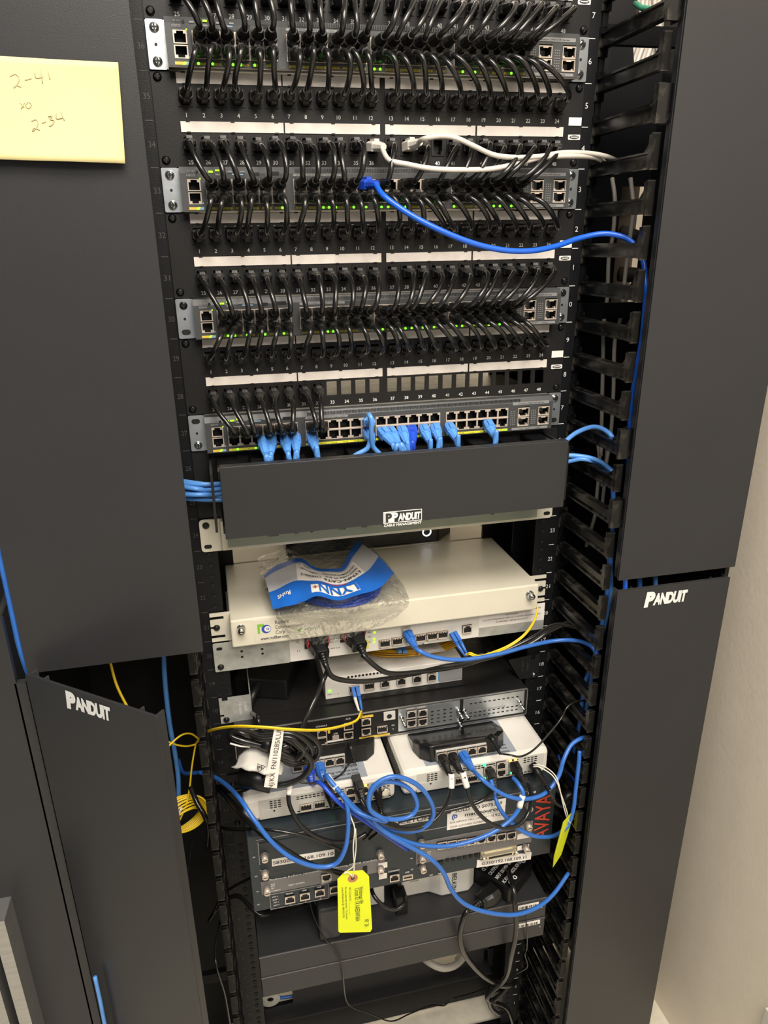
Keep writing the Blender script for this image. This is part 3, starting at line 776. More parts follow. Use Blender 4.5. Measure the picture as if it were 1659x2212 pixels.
p.cyl((x + .0115, y, zc - .001), (0, -1, 0), .0062, .0062, .0002, 20, 1); p.cyl((x + .0130, y - .0003, zc - .001), (0, -1, 0), .0042, .0042, .0001, 16, 3); p.annulus((x + .0135, y - .0004, zc - .001), (0, -1, 0), .0010, .0020, .0001, 12, 1)
for i, s_ in enumerate(('Radiant', 'Communications', 'Corp')): p.text(s_, (x + .0235, y, zc + .0072 - i * .0075), .0075, 2, align='L', width=(.0185, .036, .012)[i])
p.text('www.rccfiber.com', (x + .003, y, zc - .0150), .0062, 2, align='L', bold=.02, width=.037)
p.text('vivid', (x + .062, y, zc - .008), .0070, 4, align='L', shear=.3, width=.020); p.prism([(x + .052, zc - .009), (x + .0545, zc - .0125), (x + .060, zc - .005), (x + .0545, zc - .0085)], y, y + .0002, 0)
p.build('label_print', ['logogreen', 'logoblue', 'blackink', 'white', 'creamstrip'], lab)

# black box with a ring light, standing on the enclosure
mo = thing('media_box', 'black box with a glowing white ring, half hidden above the cream enclosure', 'electronic box', (.02, .21, .9325))
mb = MB(); mb.zprism([(-.12, .157), (.128, .157), (.158, .185), (.158, .28), (-.12, .28)], .9325, .992); mb.build('housing', 'gloss', mo, bevel=.002)
c_ = at(922, 1149, .1565); mb = MB(); mb.annulus((c_.x, .1568, c_.z), (0, -1, 0), .0058, .0074, .0010, 24); mb.build('ring_light', 'ring', mo)

# ------------------------------------------------------------------ clear bag with blue cable
bag = thing('cable_bag', 'clear plastic bag with blue and white print holding a coiled blue cable', 'bag', (-.06, .04, .933))
rows = [[(556, 1207, .944), (610, 1186, .953), (700, 1160, .957), (762, 1158, .952), (800, 1175, .946)],
        [(562, 1240, .944), (630, 1225, .957), (706, 1215, .951), (780, 1205, .958), (835, 1215, .945)],
        [(578, 1285, .945), (640, 1280, .961), (720, 1268, .958), (800, 1258, .962), (868, 1262, .945)],
        [(592, 1318, .944), (660, 1316, .957), (730, 1310, .958), (810, 1305, .956), (884, 1296, .944)]]
G = [[onz(*q) for q in r_] for r_ in rows]
G.append([at(602, 1346, -.040), at(660, 1345, -.046), at(735, 1342, -.050), at(815, 1330, -.046), at(872, 1318, -.038)])
G.append([at(622, 1384, -.036), at(670, 1392, -.042), at(735, 1383, -.046), at(800, 1358, -.042), at(848, 1340, -.036)])
NU, NV = 40, 40
cols = []
for j in range(6): cols.append(spline(G[j], NU // 4))
grid = [spline([cols[j][i] for j in range(6)], NV // 5) for i in range(NU + 1)]
mb = MB(); vs = []
rr = random.Random(5)
for i in range(NU + 1):
    for j in range(NV + 1):
        p_ = grid[i][j].copy(); n_ = .0022 * math.sin(i * .55 + j * .27) * math.cos(j * .5 - i * .21) + .0004 * (rr.random() - .5)
        if j < 26: p_.z += n_
        else: p_.y -= abs(n_)
        vs.append(p_)
mb.add(vs, [(i * (NV + 1) + j, (i + 1) * (NV + 1) + j, (i + 1) * (NV + 1) + j + 1, i * (NV + 1) + j + 1) for i in range(NU) for j in range(NV)], 0, True)
mb.build('clear_film', 'film', bag)
top = spline([onz(*q) for q in ((570, 1250, .950), (605, 1224, .954), (645, 1212, .955), (675, 1228, .952), (705, 1236, .951), (735, 1232, .953), (752, 1205, .956), (772, 1172, .955))], 5)
bot = spline([onz(*q) for q in ((590, 1322, .950), (620, 1318, .953), (655, 1306, .958), (690, 1296, .962), (735, 1303, .962), (785, 1290, .961), (825, 1272, .957), (852, 1246, .950))], 5)
def SH(u_, v_, lift=0):
    q = u_ * (len(top) - 1); i = min(int(q), len(top) - 2); f_ = q - i
    a = top[i] * (1 - f_) + top[i + 1] * f_; b = bot[i] * (1 - f_) + bot[i + 1] * f_
    p_ = a * (1 - v_) + b * v_; p_.z += .004 * math.sin(math.pi * v_) + .0012 * math.sin(u_ * 23 + v_ * 5) + .0055 + lift; return p_
mb = MB(); NU, NV = 35, 20; vs = [SH(i / NU, j / NV, -.0008) for i in range(NU + 1) for j in range(NV + 1)]
mb.add(vs, [], 0)
for i in range(NU):
    for j in range(NV):
        v_ = (j + .5) / NV; u_ = (i + .5) / NU
        m_ = 0 if v_ < .17 else (1 if v_ < .62 else 0)
        if m_ == 1 and .27 < u_ < .82 and .2 < v_ < .58: m_ = 2
        if .38 < u_ < .72 and .68 < v_ < .92: m_ = 2
        mb.f.append((i * (NV + 1) + j, (i + 1) * (NV + 1) + j, (i + 1) * (NV + 1) + j + 1, i * (NV + 1) + j + 1)); mb.m.append(m_); mb.sm.append(True)
pr_ = mb.build('printed_panel', ['lynn', 'lynngrey', 'white'], bag)
t = MB()
def shtext(s_, u0, u1, v0, v1, m_, flip=True):
    vs, fs, x0, x1 = glyphs(s_, .02)
    vv = []
    for a, b in vs:
        fu = (a - x0) / (x1 - x0); fv = b / .75
        vv.append(SH(u1 - (u1 - u0) * fu, v0 + (v1 - v0) * fv, .0006) if flip else SH(u0 + (u1 - u0) * fu, v1 - (v1 - v0) * fv, .0006))
    t.add(vv, fs, m_)
shtext('LYNN', .44, .71, .70, .91, 0); shtext('+', .39, .43, .74, .85, 1)
shtext('LYNN-CAT6', .50, .80, .50, .57, 2); shtext('PATCH CABLE 7FT BLUE', .52, .8, .40, .45, 2); shtext('CAT6 550MHZ SNAGLESS', .50, .8, .30, .35, 2)
shtext('QTY  1', .29, .40, .22, .27, 2); shtext('ASSEMBLED IN CHINA', .29, .46, .32, .36, 2); shtext('LYNN0612', .29, .48, .46, .51, 2); shtext('RoHS', .07, .19, .76, .84, 3); shtext('www.lynn.com', .48, .66, .635, .67, 1)
t.build('bag_print', ['lynn', 'red', 'blackink', 'white'], pr_, kind='stuff')
mb = MB(); c_ = onz(733, 1268, .94)
for k in range(7):
    pts = []
    for q in range(40):
        a = 2 * math.pi * q / 40; rr_ = .058 - .0022 * k + .002 * math.sin(3 * a + k)
        pts.append(Vector((c_.x + rr_ * 1.02 * math.cos(a), c_.y + .002 + rr_ * .86 * math.sin(a), .9355 + .0030 * (k % 3) + .001 * math.sin(a * 2 + k))))
    mb.tube(pts, .0026, 6, closed=True)
mb.build('cable_coil', 'royal', bag)

# ------------------------------------------------------------------ telecom unit in space 20
YT = -.0065
tu = thing('telecom_unit', 'white telecom unit with two black power plugs under the cream enclosure', 'network unit', (0, .1, 19 * U))
mb = MB(); mb.box(-.2185, .2185, YT, .25, 19.04 * U, 19.98 * U); mb.build('housing', 'boxpanel', tu)
mb = MB(); mb.prism(rrect(-.2413, -.1385, 19.0 * U, 19.99 * U, .002), YT - .0012, YT, 0)
for q in ((522, 1406), (523, 1418), (566, 1401), (567, 1411)): c_ = at(*q, YT); mb.cyl((c_.x, YT - .0012, c_.z), (0, -1, 0), .0018, .0018, .0002, 10, 1)
mb.prism(rrect(-.2370, -.2290, 19.80 * U - .0022, 19.80 * U + .0022, .0022), YT - .0015, YT - .001, 1)
e = mb.build('mounting_plate', ['galv', 'hole'], tu); inst('screw', SCB, e, (-.2335, YT - .0012, 19.16 * U))
mb = MB(); mb.box(.1385, .2413, YT - .0012, YT, 19.35 * U, 19.98 * U, 0); mb.box(.1385, .2413, YT - .0012, YT, 19.0 * U, 19.35 * U, 1)
e = mb.build('label_plate', ['white', 'galv'], tu)
t = MB()
for i, s_ in enumerate(('PROPERTY OF SUNGARD FOR PARTEC/COMMUNICATIONS', 'PART# SLPL', 'CLLI:NWTPAJXBH01 RMS 32-12-00X04 ADDRESS :1907,', 'SUPPORT (800)733-0717')):
    t.text(s_, (.190, YT - .0016, (19.84 - i * .115) * U), .0032, width=(.09, .02, .092, .05)[i])
t.build('label_print', 'blackink', e)
mb = MB(); mb.box(-.1385, .1385, YT - .002, YT, 19.03 * U, 19.97 * U); fp = mb.build('fascia', 'boxwhite', tu)
YT2 = YT - .002
mb = MB(); r_ = random.Random(2)
for i in range(44):
    for j in range(2): x = -.065 + i * .0042 + (j % 2) * .002; mb.cyl((x, YT2, (19.88 - j * .07) * U), (0, -1, 0), .0009, .0009, .0002, 6)
mb.build('vent_hole', 'hole', fp, kind='stuff')
for q in ((830, 1388), (857, 1383), (907, 1376), (932, 1372), (955, 1369)):
    c_ = at(*q, YT2); o = inst('fibre_port', SFP2, tu, (c_.x, YT2 - .0025, c_.z)); o.scale = (1, 1, 1)
mb = MB()
for q in ((683, 1380), (760, 1366)): face(mb, q[0] - 26, q[1] - 14, q[0] + 26, q[1] + 18, YT2, .0015)
mb.build('power_inlet', 'plastic', tu)
mb = MB(); face(mb, 777, 1383, 796, 1401, YT2, .0005, 0); c_ = at(787, 1391, YT2); mb.prism([(c_.x - .004, c_.z - .003), (c_.x + .004, c_.z - .003), (c_.x, c_.z + .004)], YT2 - .0008, YT2 - .0004, 1); mb.build('warning_sticker', ['yellowstrip', 'blackink'], fp)
mb = MB()
for q in ((809, 1366), (808, 1380), (808, 1387)): c_ = at(*q, YT2); mb.cyl((c_.x, YT2, c_.z), (0, -1, 0), .0018, .0018, .0008, 8)
mb.build('status_light', 'lime', tu)
mb = MB(); face(mb, 866, 1352, 869, 1392, YT2, .0012, 0); face(mb, 870, 1353, 886, 1388, YT2, .0008, 1); mb.build('module_edge', ['tan', 'tan'], fp)
for q in ((1008, 1357), (880, 1370)): c_ = at(*q, YT2); inst('port', PTU, tu, (c_.x, YT2 - .002, c_.z))
t = MB()
for q, s_, wd_ in (((645, 1405), '[ ]', .004), ((720, 1400), '48V 60W 2.5A', .02), ((716, 1380), '||||| |||| |||', .022), ((798, 1366), 'PWR', .004), ((798, 1375), 'SYNC', .004), ((798, 1387), 'STAT', .004), ((984, 1390), '4', .002), ((914, 1391), '1', .002)):
    c_ = at(*q, YT2); t.text(s_, (c_.x, YT2 - .0004, c_.z), .0032, width=wd_)
t.build('print', 'blackink', fp)

def power_plug(parent, P, d, tabs=True):
    """IEC connector leaving along d, with ribbed strain relief"""
    d = Vector(d).normalized(); x = d.cross(Vector((0, 0, 1))).normalized(); z = x.cross(d); mb = MB()
    def sec(s_, a, b): return [P + d * s_ + x * i * a + z * j * b for i, j in ((-1, -1), (1, -1), (1, .6), (.6, 1), (-.6, 1), (-1, .6))]
    S_ = [sec(0, .0135, .0100), sec(.014, .0130, .0098), sec(.026, .0092, .0085), sec(.0265, .0100, .0092), sec(.032, .0098, .0090), sec(.0325, .006, .006)]
    vs = [v for s_ in S_ for v in s_]; n = 6
    fs = [(i * n + k, i * n + (k + 1) % n, (i + 1) * n + (k + 1) % n, (i + 1) * n + k) for i in range(len(S_) - 1) for k in range(n)] + [tuple(reversed(range(n))), tuple((len(S_) - 1) * n + k for k in range(n))]
    mb.add(vs, fs, 0)
    pts = [P + d * (.032 + .0022 * k) for k in range(9)]; rad = [.0060 - .0002 * k - (.0011 if k % 2 else 0) for k in range(9)]
    mb.tube(pts, rad, 10, 0)
    if tabs:
        for s_ in (-1, 1): mb.obox(P + d * .004 + x * s_ * .0135 - z * .005, x * s_ * .0022, d * .009, z * .010, 1)
    mb.build('connector', ['plastic', 'redtab'], parent, bevel=.0005)
    return P + d * .0496

def cord_thing(name, label, start_plug, path, r, mk, group=None, cat='power cord'):
    P, d = start_plug; t = thing(name, label, cat, P, group)
    e = power_plug(t, P, d); MB().tube(spline([e - Vector(d).normalized() * .006, e] + px(path), 6), r, 8).build('cord', mk, t); return t
cord_thing('power_cable', 'black power cord plugged in at the left of the white telecom unit', (at(683, 1376, YT2 - .002), (.12, -1, -.42)), [(722, 1464, -.060), (780, 1472, -.055), (860, 1462, -.045), (960, 1440, -.035), (1060, 1420, -.03), (1140, 1393, -.03), (1190, 1362, -.03), (1245, 1338, -.05), (1262, 1345, -.06)], .0036, 'cable')
cord_thing('power_cable', 'black power cord plugged in right of the other, by the yellow sticker', (at(760, 1360, YT2 - .002), (.2, -1, -.42)), [(835, 1453, -.060), (900, 1452, -.05), (1000, 1437, -.03), (1080, 1410, -.02), (1150, 1378, -.02), (1200, 1350, -.03), (1250, 1355, -.06)], .0036, 'cable')

# ------------------------------------------------------------------ media converter (U18), adapter, shelf, router
sh = thing('rack_shelf', 'thin black rack shelf with a silver bracket on its left end', 'shelf', (0, .12, 17.06 * U))
mb = MB(); mb.box(-.2185, .2105, .002, .30, 17.06 * U, 17.06 * U + .0015); mb.build('tray', 'panel', sh)
mb = MB(); mb.prism([(-.2413, 17.03 * U), (-.2413, 17.28 * U), (-.236, 17.28 * U), (-.236, 17.36 * U), (-.2413, 17.36 * U), (-.2413, 17.97 * U), (-.2370, 17.97 * U), (-.2370, 17.86 * U), (-.2290, 17.86 * U), (-.2290, 17.97 * U), (-.197, 17.97 * U), (-.197, 17.03 * U)], -.004, -.0025)
mb.box(-.1985, -.197, -.0025, .08, 17.06 * U, 17.97 * U)
e = mb.build('silver_bracket', 'galv', sh, label='silver bracket'); inst('screw', SCB, e, (-.2335, -.004, 17.16 * U))
t = MB(); t.text('118-4070', (-.213, -.0045, 17.55 * U), .0042, u=(0, 0, -1), v=(1, 0, 0), width=.022); t.text('L-BKT', (-.2055, -.0045, 17.55 * U), .0042, u=(0, 0, -1), v=(1, 0, 0), width=.015); t.build('stamped_text', 'ink', e)
mb = MB(); mb.prism([(.2413, 17.03 * U), (.2413, 17.97 * U), (.2335, 17.97 * U), (.2335, 17.80 * U), (.2270, 17.80 * U), (.2270, 17.97 * U), (.190, 17.90 * U), (.2105, 17.06 * U)], -.004, -.0025)
e = mb.build('dark_bracket', 'panel', sh); inst('screw', SCW, e, (.2345, -.004, 17.15 * U))
t = MB(); t.text('118-2073', (.214, -.0045, 17.55 * U), .0042, u=(0, 0, 1), v=(-1, 0, 0), width=.022); t.text('R-BKT', (.222, -.0045, 17.55 * U), .0042, u=(0, 0, 1), v=(-1, 0, 0), width=.015); t.build('stamped_text', 'greyink', e)

ZS = 17.10 * U
mc = thing('media_converter', 'small white unit with four sockets under the looping yellow fibre', 'network unit', (.018, .09, ZS))
xm0, xm1 = -.0885, .1235; ym = .0135; zt = 17.92 * U
mb = MB(); mb.box(xm0, xm1, ym, .17, ZS, zt); mb.build('housing', 'boxwhite', mc, bevel=.0008)
mb = MB(); mb.box(xm1 - .037, xm1 - .001, ym - .0006, ym, ZS + .002, zt - .003, 0); mb.box(xm1 - .0385, xm1 - .037, ym - .0007, ym, ZS + .004, zt - .006, 1); fp = mb.build('end_label', ['ciscolight', 'nidblue'], mc)
t = MB(); t.text('metroNID', (xm1 - .016, ym - .001, zt - .009), .0052, width=.020); t.build('print', 'white', fp)
for q in ((797, 1481),): c_ = at(*q, ym); inst('fibre_port', SFP2, mc, (c_.x, ym - .001, c_.z))
c_ = at(765, 1487, ym); inst('fibre_port', SFP2, mc, (c_.x, ym - .001, c_.z))
for q in ((831, 1475), (866, 1470), (900, 1465), (932, 1461)): c_ = at(*q, ym); inst('port', PTU, mc, (c_.x, ym - .002, c_.z))
mb = MB()
for i in range(12): mb.cyl((xm0 + .035 + i * .0055, ym - .0002, zt - .003), (0, -1, 0), .0018, .0018, .0004, 8)
mb.build('vent_hole', 'hole', mc, kind='stuff')
mb = MB(); c_ = at(712, 1493, ym); mb.cyl((c_.x, ym, c_.z), (0, -1, 0), .0020, .0020, .0008, 10); mb.build('status_light', 'green', mc)
t = MB(); 
for q, s_ in (((712, 1500), 'PWR'), ((722, 1499), 'A'), ((730, 1498), 'B'), ((700, 1475), 'ALM'), ((866, 1483), '2'), ((831, 1488), '1'), ((900, 1478), '3')): c_ = at(*q, ym); t.text(s_, (c_.x, ym - .0004, c_.z), .003)
t.build('label_print', 'blackink', mc)

pa = thing('power_adapter', 'black power adapter brick on the shelf left of the small white unit', 'power adapter', (-.18, .09, ZS))
mb = MB(); q0 = onz(508, 1505, ZS); q1 = onz(622, 1513, ZS); u_ = (q1 - q0); n_ = Vector((-u_.y, u_.x, 0)).normalized()
if n_.y < 0: n_ = -n_
mb.zprism([(p_.x, p_.y) for p_ in (q0, q1, q1 + n_ * .145, q0 + n_ * .145)], ZS, ZS + .034); mb.build('housing', 'plastic', pa, bevel=.003)
c0 = q0 + u_ * .44 + Vector((0, 0, .021)); mb = MB(); e1 = [c0 + n_ * .004, c0 - n_ * .004, c0 - n_ * .016 - Vector((.002, 0, .004)), c0 - n_ * .022 - Vector((.004, 0, .014)), c0 - n_ * .026 - Vector((.004, 0, .026))]
S_ = spline(e1, 4); mb.tube(S_, [.0072 - .00022 * i for i in range(len(S_))], 10); mb.build('strain_relief', 'plastic', pa)
MB().tube(spline([e1[-1]] + px([(556, 1548, -.065), (562, 1572, -.08), (580, 1592, -.10), (600, 1600, -.115)]), 6), .0034, 8).build('cord', 'cable', pa)

rt = thing('router', 'black router with silver module covers, below the white and black boxes', 'router', (0, .13, 16.02 * U))
YR = -.028; zr0, zr1 = 16.0 * U, 17.05 * U
mb = MB(); mb.box(-.2240, .2125, YR, .30, zr0, zr1 - .0002); mb.build('housing', 'panel', rt, bevel=.0004)
mb = MB(); mb.box(-.2250, .2135, YR - .0010, YR + .001, zr1 - .0014, zr1); mb.box(-.2250, .2135, YR - .001, YR + .001, zr0, zr0 + .0012); mb.box(-.2252, -.2240, YR - .001, YR + .001, zr0, zr1); mb.box(.2125, .2137, YR - .001, YR + .001, zr0, zr1); mb.build('edge_trim', 'alu', rt)
mb = MB(); r_ = random.Random(1)
for i in range(58):
    for j in range(7):
        x = -.205 + i * .0042; zz = zr1 - .006 - j * .0045
        if x > .052: continue
        mb.box(x, x + .0026, YR - .0004, YR, zz, zz + .0020)
mb.build('vent_slot', 'hole', rt, kind='stuff')
def stack(parent, qa, qb, Y, mesh=(PTU, PTD), dy=-.002):
    for q, me in ((qa, mesh[0]), (qb, mesh[1])): c_ = at(*q, Y); inst('port', me, parent, (c_.x, Y + dy, c_.z))
stack(rt, (752, 1566), (752, 1586), YR); stack(rt, (790, 1557), (790, 1578), YR); stack(rt, (695, 1582), (696, 1598), YR)
for q in ((777, 1545, 806, 1550), (776, 1588, 842, 1592), (708, 1571, 713, 1584)): face(MB(), *q, YR, .0006, 0).build('yellow_marking', 'orange', rt)
mb = MB(); face(mb, 704, 1598, 748, 1601, YR, .0008, 0); mb.build('white_marking', 'white', rt)
t = MB()
for q, s_ in (((694, 1568), 'CONSOLE'), ((725, 1584), 'USB'), ((752, 1552), 'AUX'), ((849, 1566), 'EN'), ((849, 1574), 'S')): c_ = at(*q, YR); t.text(s_, (c_.x, YR - .0006, c_.z), .0036)
t.build('panel_print', 'ink', rt)
c_ = at(825, 1574, YR); inst('fibre_port', SFP2, rt, (c_.x, YR - .001, c_.z))
mb = MB(); face(mb, 718, 1588, 732, 1597, YR, .0012); mb.build('usb_socket', 'tan', rt)
mb = MB(); face(mb, 828, 1536, 853, 1553, YR, .003, 0); c_ = at(840, 1544.5, YR); mb.cyl((c_.x, YR - .003, c_.z), (0, -1, 0), .0038, .0038, .0008, 14, 1); mb.build('power_switch', ['boxpanel', 'hole'], rt, bevel=.0004)
def nim(xa, ya, xb, yb, ports):
    a, b = at(xa, ya, YR), at(xb, yb, YR); z0, z1 = zr0 + .005, zr1 - .003; mb = MB(); y = YR - .0012
    mb.box(a.x, b.x, y, YR, z0, z1, 0)
    if ports: n0 = a.x + .040
    else: n0 = a.x + .010
    for i in range(11 if not ports else 5):
        for j in range(4 if ports else 3):
            x = n0 + i * ((b.x - n0 - .006) / (11 if not ports else 5)); mb.box(x, x + .0040, y - .0003, y, z0 + .006 + j * .0065 + (.01 if j == 2 and not ports else 0), z0 + .0078 + j * .0065 + (.01 if j == 2 and not ports else 0), 1)
    m_ = mb.build('module_cover', ['steel', 'hole'], rt, bevel=.0003)
    if ports:
        for i in (0, 1): stack(m_, (888 + i * 24, 1541 - i * 3), (888 + i * 24, 1560 - i * 3), YR - .0012)
    else:
        t = MB(); t.text('COMPLIANT MODULE BLANK', ((a.x + b.x) / 2 - .006, y - .0004, z0 + .0165), .0042, width=.05); t.build('embossed_text', 'ciscolight', m_)
    return m_
nim(860, 1550, 992, 1540, True); nim(1000, 1530, 1131, 1515, False)
for q in ((866, 1548), (989, 1533), (1001, 1532), (1120, 1514), (992, 1560)):
    c_ = at(*q, YR); mb = MB(); mb.cyl((c_.x, YR - .001, c_.z), (.1, -1, -.25), .0032, .0032, .003, 12); mb.cyl((c_.x, YR - .003, c_.z - .0008), (.1, -1, -.25), .0022, .0022, .013, 10); mb.cyl((c_.x + .0014, YR - .0158, c_.z - .004), (.1, -1, -.25), .0030, .0026, .0030, 12)
    mb.build('captive_screw', 'screw', rt)

# ------------------------------------------------------------------ two white boxes and their modems
ZW0, ZW1 = 15.02 * U, 15.93 * U; YW = -.108
def white_box(x0, x1, label):
    t = thing('network_terminal', label, 'network unit', ((x0 + x1) / 2, 0, ZW0), 'white network terminals')
    dx = x0 + .0035
    mb = MB(); mb.box(x0, x1, YW, .07, ZW0, ZW1); mb.build('housing', 'boxwhite', t, bevel=.007)
    mb = MB(); mb.prism(rrect(x0 + .020, x1 - .008, ZW0 + .0035, ZW1 - .006, .0015), YW - .0006, YW + .001); fp = mb.build('front_panel', 'boxpanel', t)
    mb = MB(); f0 = lambda q: at(*q, YW).x - (-.0035) + x0
    for a0, a1, rows_ in ((922, 950, (0, 1, 2, 3)), (975, 1075, (0, 1)), (975, 1165, (-3,)), (1128, 1160, (0, 1, 2))):
        xa, xb = f0((a0, 1680)), f0((a1, 1660)); n = max(2, int((xb - xa) / .0055))
        for i in range(n):
            for j in rows_:
                zz = ZW1 - .010 - j * .0035 if j >= 0 else ZW0 + .006 + (j + 3) * .003
                mb.box(xa + i * .0055, xa + i * .0055 + .0038, YW - .0010, YW - .0004, zz, zz + .0014)
    mb.build('vent_slot', 'hole', fp, kind='stuff')
    mb = MB(); mb.prism(rrect(x0 + .0225, x0 + .056, ZW0 + .005, ZW0 + .019, .002), YW - .0012, YW - .0004, 0); mb.cyl((x0 + .040, YW - .0012, ZW0 + .0155), (0, -1, 0), .0014, .0014, .0004, 8, 1); mb.build('access_plate', ['boxpanel', 'hole'], fp)
    for q in ((992, 1684), (1019, 1679)): c_ = at(*q, YW); inst('fibre_port', SFP2, t, (c_.x + x0 + .0035, YW - .002, c_.z))
    stack_ = ((1081, 1651), (1081, 1667)); 
    for q, me in ((stack_[0], PTU), (stack_[1], PTD)): c_ = at(*q, YW); inst('port', me, t, (c_.x + x0 + .0035, YW - .002, c_.z))
    for q, me in (((1054, 1658), PTU), ((1054, 1674), PTD), ((1108, 1648), PTU), ((1108, 1663), PTD)): c_ = at(*q, YW); inst('port', me, t, (c_.x + x0 + .0035, YW - .002, c_.z))
    mb = MB()
    for q, m_ in (((1045, 1650), 0), ((1045, 1679), 0), ((1101, 1641), 1), ((1112, 1639), 1), ((1101, 1668), 0)):
        c_ = at(*q, YW); mb.box(c_.x + x0 + .0035 - .0018, c_.x + x0 + .0035 + .0018, YW - .0034, YW - .002, c_.z - .0016, c_.z + .0016, m_)
    mb.build('port_light', ['greenc', 'amber'], t)
    c_ = at(1150, 1652, YW); mb = MB(); mb.cyl((c_.x + x0 + .0035, YW, c_.z), (0, -1, 0), .0062, .0060, .006, 16); mb.build('power_socket', 'screw', t)
    mb = MB(); xa = x0 + .035; mb.zprism([(xa, -.102), (xa + .135, -.102), (xa + .135, .02), (xa - .004, .02)], ZW1, ZW1 + .0004); lb = mb.build('top_label', 'boxgrey', t)
    tx = MB()
    for i, (s_, wd_) in enumerate((('5050', .022), ('Tampering with this unit', .060), ('may interrupt service.', .052), ('Windstream Communications', .066))):
        tx.text(s_, (xa + .125, (-.0765, -.0850, -.0915, -.0990)[i], ZW1 + .0008), .0062 if i else .0072, u=(1, 0, 0), v=(0, 1, 0), width=wd_, align='R', bold=.01)
    tx.build('label_print', 'blackink', lb)
    mb = MB()
    for i in range(16):
        for j in range(5): mb.box(x0 - .0004, x0 + .001, YW + .015 + i * .0055, YW + .018 + i * .0055, ZW0 + .008 + j * .005, ZW0 + .011 + j * .005)
    mb.build('side_vent', 'hole', t, kind='stuff')
    return t
white_box(-.2215, -.0135, 'left white network terminal under the coiled black cord')
white_box(-.0035, .2145, 'right white network terminal with the glossy black modem on top')
def modem(x0, x1, Yf, mk, label, plate, nports, pm, sockets):
    z0 = ZW1 + .0006; t = thing('modem', label, 'modem', ((x0 + x1) / 2, -.07, z0))
    mb = MB(); Yb = -.033; c_ = .016
    lo = [(x0 + c_, Yf), (x1 - c_, Yf), (x1 - .003, Yf + c_ * .7), (x1 + .002, Yf + .03), (x1, Yb), (x0, Yb), (x0 - .002, Yf + .03), (x0 + .003, Yf + c_ * .7)]
    hz = [.024, .024, .023, .016, .004, .004, .016, .023]
    n = 8; vs = [(a, b, z0) for a, b in lo] + [(a, b + (.003 if b < Yf + .02 else 0), z0 + h_) for (a, b), h_ in zip(lo, hz)]
    cxm, cym = (x0 + x1) / 2, (Yf + Yb) / 2; vs += [(cxm + (a - cxm) * .86, cym + (b - cym) * .86, z0 + h_ + .0015) for (a, b), h_ in zip(lo, hz)]
    fs = [(i, (i + 1) % n, n + (i + 1) % n, n + i) for i in range(n)] + [(n + i, n + (i + 1) % n, 2 * n + (i + 1) % n, 2 * n + i) for i in range(n)] + [tuple(range(2 * n, 3 * n)), tuple(reversed(range(n)))]
    mb.add(vs, fs, 0); mb.build('shell', mk, t, bevel=.002)
    a, b = plate; zc = z0 + .0105; mb = MB(); mb.box(a, b, Yf - .001, Yf + .002, zc - .0075, zc + .0075); fp = mb.build('socket_plate', pm, t)
    step = (b - a) / nports
    for i in sockets: inst('port', PTU, t, (a + step * (i + .5), Yf - .0026, zc))
    return t, zc, step
Ym = -.097
a, b = at(942, 1610, Ym), at(1051, 1592, Ym)
mR, zmR, stR = modem(.024, .156, Ym, 'gloss', 'glossy black modem on the right white terminal, with two black plugs and a blue one', (a.x, b.x), 5, 'boxpanel', range(5)); mRx = a.x
b2 = at(744, 1612, -.072); mLx = b2.x - 5 * .0148
mL, zmL, stL = modem(-.152, -.030, -.072, 'panel', 'dull black modem on the left white terminal beside the coiled cord', (mLx, b2.x), 5, 'boxpanel', range(5))

# ------------------------------------------------------------------ telephone gateway (three units high)
YG = -.1305; G0, G1 = 12.02 * U, 14.98 * U
gw = thing('telephone_gateway', 'slate grey three-unit gateway with red vertical lettering at its right end', 'gateway', (0, 0, G0))
mb = MB(); mb.box(-.2212, .2180, YG, .22, G0, G1); mb.build('housing', 'avaya', gw, bevel=.0012)
for sx in (-1, 1):
    a, b = sorted((sx * .2413, sx * .2185)); mb = MB(); mb.box(a, b, -.0035, -.002, 12.05 * U, 14.95 * U); a2, b2_ = sorted((sx * .2185, sx * .2205)); mb.box(a2, b2_, -.06, -.002, 12.05 * U, 14.95 * U)
    e = mb.build('ear', 'panel', gw); inst('screw', SCB, e, (sx * .2335, -.0035, 12.95 * U)); inst('screw', SCB, e, (sx * .2335, -.0035, 14.6 * U))
def gp(x, y): return at(x, y, YG)
def gl(mb, pts, w_=.0005, m=0):
    for i in range(len(pts) - 1):
        a, b = gp(*pts[i]), gp(*pts[i + 1]); d = b - a
        if abs(d.x) > abs(d.z): zz = (a.z + b.z) / 2; mb.box(min(a.x, b.x), max(a.x, b.x), YG - .0006, YG, zz - w_, zz + w_, m)
        else: xx = (a.x + b.x) / 2; mb.box(xx - w_, xx + w_, YG - .0006, YG, min(a.z, b.z), max(a.z, b.z), m)
def gbox(name, x0, y0, x1, y1, m, t=.001, parent=gw):
    mb = MB(); a, b = gp(x0, y0), gp(x1, y1); mb.box(a.x, b.x, YG - t, YG, b.z, a.z); return mb.build(name, m, parent, bevel=.0003)
b3 = gbox('module_bay', 560, 1822, 834, 1836, 'avaya'); b1 = gbox('grey_module', 563, 1905, 831, 1880, 'modgrey', .0014)
r1 = gbox('module_bay', 898, 1820, 1147, 1818, 'modgrey', .0012)
a, b = gp(898, 1838), gp(898, 1885)
mb = MB(); gl(mb, [(556, 1820), (832, 1780)]); gl(mb, [(556, 1820), (562, 1868)]); gl(mb, [(560, 1872), (834, 1838)]); gl(mb, [(562, 1900), (834, 1862)]); gl(mb, [(582, 1933), (586, 1965)], .0004); gl(mb, [(586, 1965), (710, 1938)], .0004); gl(mb, [(582, 1933), (708, 1908)], .0004); gl(mb, [(708, 1908), (712, 1938)], .0004)
